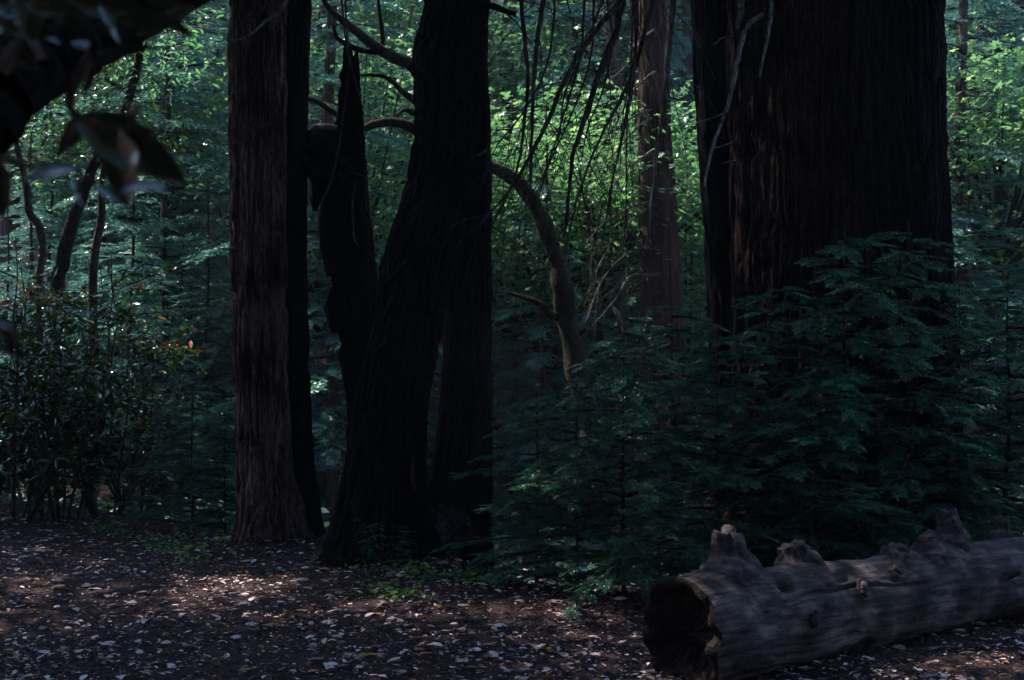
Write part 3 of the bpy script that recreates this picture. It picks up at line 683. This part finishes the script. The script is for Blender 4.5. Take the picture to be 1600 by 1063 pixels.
# ---- background trees on the far slope
def tall_conifer(seed):
    return conifer_meshes('conifer%d' % seed, seed, T_MID, M_FIR, M_STEM, zlo=1.6, zhi=9.0, nb=64, lmax=1.5, lmin=.45, droop=.22, step=.17, sp=.46, rise=.05, taper=.6)
CON = [tall_conifer(300+k) for k in range(3)]
def straight_trunk(seed, H, r, mat):
    rs = RS(seed); z = np.linspace(-.3, H, 7)
    c = np.column_stack([rs.randn(7)*.04, rs.randn(7)*.04, z]); c[0, :2] = c[1, :2]
    return trunk_mesh('conifer_trunk', c, np.linspace(r, r*.25, 7), mat, 28, 60, .05, .14, seed, 0, .2)
CTR = [straight_trunk(310, 11.0, .085, M_STEM), straight_trunk(311, 11.0, .15, M_BARK), straight_trunk(312, 11.0, .06, M_TWIG)]
CONT = [conifer_meshes('tall%d' % k, 330+k, T_FAR, M_FIR, M_STEM, zlo=4.0, zhi=12.0, nb=52, lmax=1.7, lmin=.4, droop=.3, step=.16, sp=.44, rise=0, taper=.6) for k in range(2)]
CTR.append(straight_trunk(313, 12.4, .17, M_BARK))
def maple_mesh(seed, leaf=.10, ext=(2.2, 2.2, 1.5), ncl=200, per=38, mat=None, T=L_MAP):
    rs = RS(seed); O, d, nz, S, TI, c = broad_leaves(rs, ncl, per, ext, leaf)
    V, Fc, tt = place(T[0], T[1], O, d, nz, S, TI)
    lines = []
    for k in range(0, ncl, 3):
        m = c[k]*np.array([.35, .35, .3])-np.array([0, 0, ext[2]*.5]); tt2 = np.linspace(0, 1, 5)[:, None]
        st = np.array([0, 0, -ext[2]*1.05])
        q = (1-tt2)**2*st+2*tt2*(1-tt2)*m+tt2**2*c[k]
        lines.append((q, np.linspace(.035, .006, 5)))
    bv, bf = tubes(lines, 5)
    return mesh_np('maple_leaves', V, [Fc], mat or M_MAPLE, tt), mesh_np('maple_boughs', bv, [bf], M_MOSSY)
MAP = [maple_mesh(400), maple_mesh(401), maple_mesh(402, .085, (1.8, 1.8, 2.0), 180, 36)]
REG = [(-400, 170, 'behind the glossy bushes'), (170, 365, 'just left of the furrowed left redwood'), (365, 600, 'in the gap around the burnt snag'), (600, 900, 'behind the arching mossy tree'),
       (900, 1100, 'around the slim red barked trunk'), (1100, 1480, 'behind the giant trunk'), (1480, 2200, 'right of the giant trunk')]
ORD = ['nearest']+[w+' nearest' for w in 'second third fourth fifth sixth seventh eighth ninth tenth eleventh twelfth thirteenth fourteenth fifteenth sixteenth seventeenth eighteenth nineteenth twentieth'.split()]
bgt = []
rs = RS(5)
con = [(258, 18.5, 1.0, 2), (203, 20.5, 1.0, 1), (520, 18.0, .85, 1), (1505, 20.0, .9, 1), (1545, 23, 1.0, 1), (85, 27, 1.0, 1), (1075, 24, 1.0, 1), (690, 26, 1.0, 0),
       (155, 21.5, 1.0, 3), (296, 25.0, 1.0, 3), (345, 30.0, 1.1, 3), (20, 24.0, 1.1, 3), (505, 24.0, 1.0, 3), (612, 28.0, 1.1, 3), (800, 25.5, 1.0, 3), (878, 29.0, 1.2, 3), (962, 23.0, .9, 3), (1092, 29, 1.1, 3), (1495, 26.0, 1.1, 3), (1588, 24.5, 1.1, 3)]
for r_, Dk in enumerate([17.2, 19.0, 21.0, 23.2, 25.6, 28.2, 31.0, 34.0]):
    for a_, b_ in ((-30, 365), (480, 640), (780, 1090), (1490, 1640 if Dk > 18 else 1480)):
        if b_ < a_: continue
        n_ = max(1, int(round((b_-a_)/150.)))
        for q_ in range(n_):
            con.append((a_+(b_-a_)*(q_+.15+.7*rs.rand())/n_, Dk+rs.rand()*1.2, .34+.16*rs.rand()+.012*(Dk-17), 0))
for px, D, sc, tv in con: bgt.append(('young_conifer', 'feathery conifer on the far slope', 'tree', px, D, sc, tv))
mpl = [(225, 22.0, .9, 4.2), (545, 19, 1.1, 4.4), (600, 24.5, 1.3, 3.8), (860, 19.2, 1.1, 3.6), (940, 18.7, 1.0, 4.2), 
       (1075, 19.5, 1.0, 3.0), (900, 25, 1.3, 3.6), (1560, 21, 1.2, 4.8), (1620, 27, 1.3, 3.6), ]
for px, D, sc, h in mpl: bgt.append(('maple_tree', 'bright maple on the far slope', 'tree', px, D, sc, h))
cnt = {}
for e in sorted(bgt, key=lambda e: e[4]):
    name, desc, cat, px, D, sc, v = e
    reg = [r_[2] for r_ in REG if r_[0] <= px < r_[1]][0]
    k = cnt.get((name, reg), 0); cnt[(name, reg)] = k+1
    lab = '%s %s %s' % (ORD[k], desc, reg)
    x = D*(px-800)/F; b = (x, D, float(gz(x, D)))
    rz = rs.rand()*6.28
    if name == 'young_conifer':
        t = thing(name, lab, cat, b, 'young conifers on the far slope', rz, sc)
        m = rs.randint(3); SRC = CONT[m % 2] if v == 3 else CON[m]
        link('trunk', CTR[v], t); link('branches', SRC[1], link('foliage', SRC[0], t))
    else:
        t = thing(name, lab, cat, b, 'maples on the far slope', rz, 1.0)
        m = rs.randint(3); hh = v-1.55*sc
        lean = rs.randn(2)*.3
        p = np.array([[-lean[0], -lean[1], -.3], [-lean[0]*.6+.1, -lean[1]*.6, hh*.4], [-.1, .1, hh*.75], [0, 0, hh]])
        link('trunk', limb_mesh('maple_trunk', p, np.array([.13, .10, .08, .06])*sc, M_MOSSY, 30, 10, int(D*10)), t)
        link('boughs', MAP[m][1], link('crown', MAP[m][0], t, (0, 0, v), None, sc))

# thin crooked trunks behind the glossy bushes
for k, (pl, ws, D, lab) in enumerate([([(63, 700), (62, 520), (62, 440), (67, 390), (60, 352), (46, 332), (41, 290), (28, 235), (10, 150)], [15, 14, 13, 13, 13, 13, 11, 9, 7], 14.8, 'crooked dark sapling trunk rising behind the glossy bushes'),
                                      ([(88, 700), (88, 480), (98, 410), (112, 350), (128, 310), (150, 250), (185, 195), (205, 140), (225, 60)], [28, 26, 25, 24, 20, 20, 18, 16, 12], 15.4, 'mossy trunk leaning right behind the glossy bushes, under bright maple leaves'),
                                      ([(146, 720), (145, 480), (148, 400), (158, 340), (160, 280), (172, 200)], [18, 16, 15, 14, 11, 8], 15.9, 'straight thin trunk between the leaning mossy trunk and the slender pole')]):
    p = px_path(pl, D); p[0, 2] = gz(p[0, 0], D)-.1
    t = thing('slender_tree', lab, 'tree', (p[0, 0], D, p[0, 2]))
    child_at_world('trunk', limb_mesh('slender_trunk', p, sc_r(ws, D), M_MOSSY if k == 1 else M_STEM, 50, 12, 85+k, .22), t)
    rr = RS(500+k); O, d, nz, S, TI, c_ = broad_leaves(rr, 40, 26, (1.0, .8, .8), .09, .22)
    V, Fc, tt = place(L_ELL[0], L_ELL[1], O, d, nz, S, TI*.85)
    o = link('crown', mesh_np('slender_crown', V, [Fc], M_BAY if k != 1 else M_MAPLE, tt), t); o.location = Vector(p[-1])-Vector(t.location)

# ---- undergrowth on the slopes (uncountable)
rs = RS(9); n = 75000
Dd = 13.5+26*rs.rand(n)**.9; px = -200+2000*rs.rand(n); x = Dd*(px-800)/F
clump = fnoise(x, Dd, .9, 31)+.5*fnoise(x, Dd, 2.1, 32)
keep = clump > -.35+.25*rs.randn(n)*.5; x, Dd, clump = x[keep], Dd[keep], clump[keep]; n = len(x)
hgt = (.06+.8*np.clip(clump+.5, 0, 1.3))*rs.rand(n)**.7*(.35+.65*sstep(16, 21, Dd))
O = np.column_stack([x, Dd, gz(x, Dd)+hgt]); d = unit(rs.randn(n, 3)*np.array([1, 1, .4]))
V, Fc, tt = place(L_LOW[0], L_LOW[1], O, d, np.array([0, 0, 1])+rs.randn(n, 3)*.5, .09+.10*rs.rand(n), np.clip(.45+.35*rs.randn(n), 0, 1))
tag(link('undergrowth', mesh_np('undergrowth', V, [Fc], M_UNDER, tt)), 'low tangled undergrowth covering the far slope', 'undergrowth', kind='stuff')

# ---- ground cover and small plants
def herb_patch(name, pts, seed, lab, mat=M_HERB, leaf=.040, per=34, spread=.12):
    rs = RS(seed); O = []
    for px, py in pts:
        D = CAMZ*F/(py-531.5)
        for _ in range(3): D = (CAMZ-float(gz(D*(px-800)/F, D)))*F/(py-531.5)
        m = per; q = np.column_stack([D*(px-800)/F+rs.randn(m)*spread, D+rs.randn(m)*spread*1.6, np.zeros(m)]); q[:, 2] = gz(q[:, 0], q[:, 1])+.015+.06*rs.rand(m)**2
        O.append(q)
    O = np.concatenate(O); m = len(O)
    V, Fc, tt = place(L_MAP[0], L_MAP[1], O, rs.randn(m, 3)*np.array([1, 1, .25]), np.array([0, 0, 1])+rs.randn(m, 3)*.35, leaf*(.5+.8*rs.rand(m)), rs.rand(m))
    tag(link(name, mesh_np(name, V, [Fc], mat, tt)), lab, 'ground cover', kind='stuff')
herb_patch('ground_cover', [(160, 832), (185, 838), (205, 845), (230, 852), (255, 858), (280, 862), (300, 866), (312, 870), (325, 850), (345, 850), (180, 828), (265, 850), (290, 872)], 1, 'low green herbs along the path edge below the glossy bushes')
herb_patch('ground_cover', [(545, 868), (560, 875), (585, 882), (610, 890), (640, 897), (660, 898), (690, 902), (715, 906), (735, 910), (752, 912), (590, 925), (600, 930), (630, 935), (645, 937), (660, 905), (775, 905), (620, 885)], 2, 'yellow green herbs below the foot of the charred trunks', per=30, spread=.10)
def fern_plant(name, px, py, D, h, mat, lab, seed, n=16, stem=True):
    x = D*(px-800)/F; b = np.array([x, D, float(gz(x, D))]); t = thing(name, lab, 'plant', b); rs = RS(seed)
    O = []; Dx = []; S = []; L = []
    for k in range(n):
        a = rs.rand()*6.28; e = np.array([math.cos(a)*h*.75*(.4+.6*rs.rand()), math.sin(a)*h*.6*(.4+.6*rs.rand()), h*(.35+.65*rs.rand())])
        L.append((np.linspace(0, 1, 4)[:, None]*e*np.array([1, 1, 1]), [.003, .0025, .002, .001]))
        for u in (.55, .75, .9, 1.0):
            for s_ in (-1, 1):
                O.append(e*u); Dx.append(np.array([math.cos(a+s_*.8), math.sin(a+s_*.8), -.1])); S.append(.10*h/.4*(.7+.5*rs.rand()))
    O = np.array(O); m = len(O)
    V, Fc, tt = place(T_NEAR[0], T_NEAR[1], O, np.array(Dx), np.array([0, 0, 1])+rs.randn(m, 3)*.3, S, rs.rand(m))
    link('fronds', mesh_np('plant_fronds', V, [Fc], mat, tt), t)
    v, f = tubes(L, 4); link('stems', mesh_np('plant_stems', v, [f], M_STEM), t)
fern_plant('seedling', 600, 870, 9.75, .34, M_RED, 'small redwood seedling in front of the leaning charred trunk', 1, 18)
fern_plant('seedling', 575, 866, 9.95, .22, M_RED, 'tiny seedling left of the small redwood seedling at the charred trunk', 2, 9)
fern_plant('pale_fern', 790, 915, 9.15, .16, M_PALE, 'pale sunlit fern at the foot of the slim upright trunk', 3, 15)
fern_plant('seedling', 737, 905, 9.45, .22, M_RED, 'single thin seedling before the burl', 4, 4)
fern_plant('seedling', 525, 860, 10.3, .14, M_RED, 'little green sprig between the furrowed redwood and the charred trunk', 5, 6)

# ---- creek bed stones and fallen branch
rs = RS(15)
STL = ['small grey stone nearest the slim upright trunk in the creek bed', 'broad grey stone before the fallen branch in the creek bed', 'small stone behind the middle of the fallen branch', 'rounded stone below the arching mossy trunk', 'stone farthest right in the dark creek bed', 'stone half hidden behind the slim upright trunk', 'largest grey stone far back in the creek bed', 'middle one of three stones at the path end', 'smallest of three stones at the path end behind the herbs', 'largest of three stones at the path end, behind the bushes']
stn = [(800, 13.2, .13), (835, 12.6, .16), (872, 13.6, .12), (905, 12.9, .15), (940, 13.8, .13), (815, 14.4, .14), (860, 15.2, .2), (225, 14.0, .12), (205, 13.3, .09), (190, 14.8, .16)]
sm = [blob('stone', (0, 0, 0), 1.0, M_STONE, 20+k, 22, .22, (1.2, .9, .62), 4) for k in range(3)]
for k, (px, D, r_) in enumerate(stn):
    x = D*(px-800)/F
    o = link('stone', sm[k % 3], None, (x, D, float(gz(x, D))+r_*.25), (0, 0, rs.rand()*6), r_)
    tag(o, STL[k], 'stone', 'creek bed stones')
def on_ground(pl, lift=.02):
    out = []
    for px, D in pl:
        x = D*(px-800)/F; out.append((x, D, float(gz(x, D))+lift))
    return np.array(out)
p = on_ground([(775, 11.6), (810, 11.9), (850, 12.1), (890, 12.2), (930, 12.6)], .04)
tag(link('fallen_branch', limb_mesh('fallen_branch', p, [.05, .045, .04, .03, .015], M_TWIG, 24, 8, 4)), 'dark fallen branch lying in the creek bed beside the slim upright trunk', 'branch')
p = on_ground([(1450, 7.25), (1475, 7.3), (1500, 7.28)], .012)
tag(link('fallen_stick', limb_mesh('fallen_stick', p, [.010, .009, .006], M_GREY, 10, 6, 5)), 'short pale stick on the ground before the fallen log', 'stick')

# ---- leaf litter
rs = RS(21)
ALL = 22000
Dd = 5.9*(12.6/5.9)**rs.rand(ALL); px = -60+1720*rs.rand(ALL); x = Dd*(px-800)/F
lc = fnoise(x, Dd, 1.1, 41)+.6*fnoise(x, Dd, 2.6, 42); keep = rs.rand(ALL) < np.clip(.62+.45*lc, .12, 1); x, Dd = x[keep], Dd[keep]
n = len(x); S = np.exp(rs.randn(n)*.55)*.027; S = np.clip(S, .012, .085)
TI = np.clip(rs.beta(1.6, 1.0, n), 0, 1)
yaw = rs.rand(n)*6.283; tilt = rs.randn(n, 3)*.20
Lc = leaf_ell(.46, .07)
O = np.column_stack([x, Dd, gz(x, Dd)+.008+.012*rs.rand(n)])
dx = np.column_stack([np.cos(yaw), np.sin(yaw), rs.randn(n)*.12]); nz = np.array([0, 0, 1])+tilt
order = np.argsort(-(S/Dd)*((px[keep] > 0) & (px[keep] < 1600) & (CAMZ*F/Dd+531 < 1060)))
big, rest = order[:280], order[280:]
V, Fc, tt = place(Lc[0], Lc[1], O[rest], dx[rest], nz[rest], np.column_stack([S[rest], S[rest]*(.7+.6*rs.rand(len(rest))), S[rest]*(.4+1.6*rs.rand(len(rest)))]), TI[rest])
tag(link('leaf_litter', mesh_np('leaf_litter', V, [Fc], M_LITTER, tt)), 'pale dry leaves strewn thickly over the dark forest floor', 'leaf litter', kind='stuff')
from mathutils import Matrix
LV = []
for k in range(12):
    c_ = [.15, .35, .5, .6, .7, .86, .97, .45, .65, .78, .3, .74][k]
    T = leaf_ell(.40+.02*k, .03+.035*(k % 4))
    LV.append(mesh_np('fallen_leaf', T[0], [T[1]], M_LITTER, np.full(len(T[0]), c_)))
for m, i in enumerate(big):
    o = link('fallen_leaf', LV[m % 12], ground)
    a = Vector(unit(dx[i])); z = Vector(nz[i]); z = (z-a*z.dot(a)).normalized(); y = z.cross(a)
    M4 = Matrix((a, y, z)).transposed().to_4x4(); o.matrix_local = Matrix.Translation(Vector(O[i])) @ M4 @ Matrix.Diagonal((S[i]*1.15, S[i]*1.15, S[i]*1.15, 1))
n = 60000
Dd = 5.9*(13/5.9)**rs.rand(n); px = -60+1720*rs.rand(n); x = Dd*(px-800)/F; yaw = rs.rand(n)*6.283
O = np.column_stack([x, Dd, gz(x, Dd)+.004+.016*rs.rand(n)]); Ls = .010+.05*rs.rand(n)**2.5
V, Fc, tt = place(L_LOW[0], L_LOW[1], O, np.column_stack([np.cos(yaw), np.sin(yaw), rs.randn(n)*.25]), np.array([0, 0, 1])+rs.randn(n, 3)*.5, np.column_stack([Ls, .008+Ls*.35, Ls]), np.clip(rs.beta(1.1, 1.9, n), 0, 1))
tag(link('forest_debris', mesh_np('forest_debris', V, [Fc], M_DEBRIS, tt)), 'crumbled needles and bark scraps covering the forest floor', 'debris', kind='stuff')

# ---- overhanging tree at the left, its limb and leaves close to the camera
bO = (-1.45, 1.5, float(gz(-1.45, 1.5)))
tO = thing('overhanging_oak', 'dark blurred limb and leaves hanging close into the upper left corner', 'tree', bO)
c = np.array([[-1.45, 1.5, -.2], [-1.42, 1.5, .8], [-1.35, 1.52, 1.6], [-1.5, 1.7, 3.0], [-1.8, 2.2, 4.6], [-2.2, 2.8, 6.0]])
child_at_world('trunk', trunk_mesh('oak_trunk', c, np.array([.20, .17, .16, .13, .10, .06]), M_STEM, 40, 80, .08, .1, 71, 0, .2), tO)
lp = np.vstack([[(-1.36, 1.52, 1.45)], [P(-250, 380, 1.58)], px_path([(-90, 245), (0, 150), (75, 95), (150, 60), (240, 20), (330, -30), (420, -110)], 1.6, 1.9)])
child_at_world('limb', limb_mesh('oak_limb', lp, [.075, .062, .052, .046, .042, .034, .026, .018, .012], M_CHAR, 50, 14, 6, .2), tO)
for pl, D, r0 in [([(150, 70), (110, 150), (118, 180), (140, 190), (185, 200)], 1.45, .006), ([(0, 110), (40, 60), (90, 20), (130, -30)], 1.5, .010), ([(200, 197), (300, 207), (380, 205), (478, 178)], 1.15, .0022),
                  ([(-30, 230), (10, 250), (60, 262), (120, 268), (150, 290)], 1.4, .004), ([(60, 100), (30, 40), (-20, 10)], 1.55, .012)]:
    child_at_world('twig', limb_mesh('oak_twig', px_path(pl, D), np.linspace(r0, r0*.5, len(pl)), M_STEM, 20, 6, 3), tO)
M_OAK = leaf_mat('oak_leaves', [(0, (.006, .013, .007)), (1, (.016, .028, .010))], .25, .06, (1, 1.1, .4), .35)
def fine_leaf(w, cu, nu=14, nv=7):
    V = []; Fc = []
    for a in range(nu):
        u = a/(nu-1); hw = w*.5*max(.015, math.sin(math.pi*u**.85))**.8*(1-.15*u)
        for b in range(nv):
            v = b/(nv-1)*2-1
            V.append((u, hw*v+.04*math.sin(u*3), -cu*(u-.35)**2*2.2+.25*hw*v*v+.012*math.sin(u*14)*abs(v)))
    for a in range(nu-1):
        for b in range(nv-1):
            k = a*nv+b; Fc.append((k, k+nv, k+nv+1, k+1))
    return np.array(V), np.array(Fc)
bo = M_OAK.node_tree.nodes['Principled BSDF']; bo.inputs['Coat Weight'].default_value = 1.0; bo.inputs['Coat Roughness'].default_value = .12; bo.inputs['Coat IOR'].default_value = 1.8
OL = []
for w, cu in ((.42, .10), (.32, .18), (.54, .06)):
    T = fine_leaf(w, cu); OL.append(mesh_np('oak_leaf', T[0], [T[1]], M_OAK, np.full(len(T[0]), .5), smooth=True))
def oak_leaf(x0, y0, x1, y1, D, kind=0, nrm=(0.2, -1, .3), D1=None):
    a = P(x0, y0, D); b = P(x1, y1, D1 or D); v = Vector(b-a); L = v.length; v.normalize()
    z = Vector(nrm); z = (z-v*z.dot(v)).normalized(); y = z.cross(v)
    o = link('leaf', OL[kind], tO)
    o.matrix_local = Matrix.Translation(Vector(a)-Vector(bO)) @ Matrix((v, y, z)).transposed().to_4x4() @ Matrix.Diagonal((L, L, L, 1))
for a in [(118, 182, 288, 288, 1.4, 0, (.3, -1, -.3)), (178, 195, 196, 326, 1.4, 2, (-.2, -1, -.4)), (125, 178, 88, 246, 1.4, 0, (.5, -1, -.5)), (130, 262, 22, 246, 1.35, 1, (0, -.3, -1)),
          (120, 262, 28, 276, 1.3, 0, (0, -.80, .60)), (118, 280, 132, 324, 1.3, 2, (.1, -.75, .65)), (150, 290, 190, 318, 1.35, 0, (0, -.8, .6)), (170, 335, 250, 350, 1.45, 1, (0, -.4, -1)),
          (185, 300, 262, 288, 1.3, 1, (0, -.75, .66)), (-12, 240, 2, 345, 1.3, 0, (.2, -1, 0)), (160, 120, 205, 150, 1.5, 1, (0, -.5, -.8)), (110, 66, 160, 82, 1.45, 0, (0, -.78, .62)), (72, 60, 96, 68, 1.45, 0, (0, -.78, .62)),
          (155, 8, 190, 66, 1.4, 1, (.2, -.8, .55)), (-10, 30, 90, 60, 1.45, 0, (0, -1, -.2)), (60, 0, 150, 50, 1.45, 0, (0, -1, -.5)), (150, 0, 260, 45, 1.5, 0, (0, -1, -.5)), (200, 10, 310, -15, 1.5, 0, (0, -1, -.6)),
          (210, 55, 305, 10, 1.6, 1, (0, -1, -.4)), (30, -20, 50, 70, 1.4, 2, (.3, -1, -.2)), (0, 60, 60, 110, 1.5, 2, (0, -1, -.2)), (120, 90, 190, 95, 1.5, 1, (0, -.6, -.8)), (160, 80, 240, 80, 1.5, 1, (0, -.6, -.8)),
          (90, 20, 30, -15, 1.4, 2, (0, -1, -.2)), (-20, 100, 40, 45, 1.5, 2, (0, -1, -.2)), (100, -10, 200, 20, 1.45, 2, (0, -1, -.2)), (-15, 0, 50, 30, 1.45, 2, (0, -1, .1)), (0, 495, 20, 560, 1.2, 0, (0, -.78, .62)),
          (-10, 500, 30, 520, 1.2, 1, (0, -.78, .62)), (170, 235, 225, 160, 1.5, 1, (.3, -1, -.4)), (240, 20, 300, 60, 1.6, 1, (0, -1, -.4)), (145, 95, 130, 150, 1.5, 1, (.3, -1, -.4))]:
    oak_leaf(*a)
rs = RS(33); O, d, nz, S, TI, c_ = broad_leaves(rs, 620, 46, (5.2, 5.0, 1.8), .16, .35)
V, Fc, tt = place(L_LOW[0], L_LOW[1], O, d, nz, S, TI)
OAKC = mesh_np('oak_crown', V, [Fc], M_SHADE, tt)
o = link('crown', OAKC, tO); o.location = Vector((-2.8, 6.2, 7.2))-Vector(bO)  # unseen crown, set and thickened to keep the clearing in shade
# ---- unseen trees added outside the frame to shade the clearing
for k, (x, y, z0, s_, lab) in enumerate([(-9.5, 7.5, 3.0, 1.5, 'unseen tall redwood added just outside the left edge, shading the path'), (-8.0, 1.0, 3.0, 1.5, 'unseen tall redwood added left of the camera, shading the near clearing'), (-9.6, 15.0, 5.0, 1.2, 'unseen tall redwood added beyond the left edge, shading the glossy bushes')]):
    b = (x, y, float(gz(x, y))); t = thing('shade_redwood', lab, 'tree', b, 'shade redwoods added outside the frame')
    z = np.linspace(-.3, 16, 8); link('trunk', trunk_mesh('shade_trunk', np.column_stack([z*0, z*0, z]), np.linspace(.4, .12, 8), M_BARK, 60, 80, .05, .1, 90+k, 0, .1), t)
    add_crown(t, k % 2, (0, 0, z0), k*1.1, s_)

for k, (x, y, zc, lab) in enumerate([(-9.6, 9.0, 8.0, 'unseen broad oak added beyond the left edge, shading the trunks'), (3.5, -4.5, 6.0, 'unseen shade oak added behind the camera on the right'), (-4.0, -5.0, 6.0, 'unseen shade oak added behind the camera on the left'), (9.0, 3.0, 7.5, 'unseen shade oak added right of the camera, beyond the log'), (5.5, 6.0, 8.5, 'unseen shade oak added above the fallen log'), (-6.8, 9.5, 8.2, 'small unseen shade oak added beyond the left edge, nearest the glossy bushes')]):
    b = (x, y, float(gz(x, y))); t = thing('shade_oak', lab, 'tree', b, 'shade oaks added outside the frame')
    link('trunk', limb_mesh('shade_oak_trunk', np.array([[0, 0, -.2], [.1, 0, 2], [-.1, .1, 4.5], [0, 0, zc]]), [.25, .2, .17, .1], M_STEM, 40, 14, 300+k), t)
    link('crown', OAKC, t, (0, 0, zc), (0, 0, k*1.9), (.42 if k == 5 else 1.0))

o = link('crown', OAKC, tM); o.location = Vector((-2.5, 12.7, 8.4))-Vector(tM.location); o.scale = (.50, .42, .9)  # oak crown added above the frame to keep sun off the trunks
# ---- haze in the valley air
hz, nt, b_ = new_mat('haze_air'); nt.nodes.remove(b_)
pv = N(nt, 'ShaderNodeVolumePrincipled'); pv.inputs['Color'].default_value = (.70, .86, 1, 1); pv.inputs['Density'].default_value = .0007; pv.inputs['Anisotropy'].default_value = .3
nt.links.new(pv.outputs[0], nt.nodes['Material Output'].inputs['Volume'])
lo_, hi_ = np.array([-170., -65., -3.]), np.array([170., 210., 40.])
Vb = np.array([[(lo_, hi_)[a][0], (lo_, hi_)[b][1], (lo_, hi_)[c][2]] for a in (0, 1) for b in (0, 1) for c in (0, 1)])
Qb = np.array([(0, 1, 3, 2), (4, 6, 7, 5), (0, 4, 5, 1), (2, 3, 7, 6), (0, 2, 6, 4), (1, 5, 7, 3)])
tag(link('haze', mesh_np('haze', Vb, [Qb], hz)), kind='stuff')
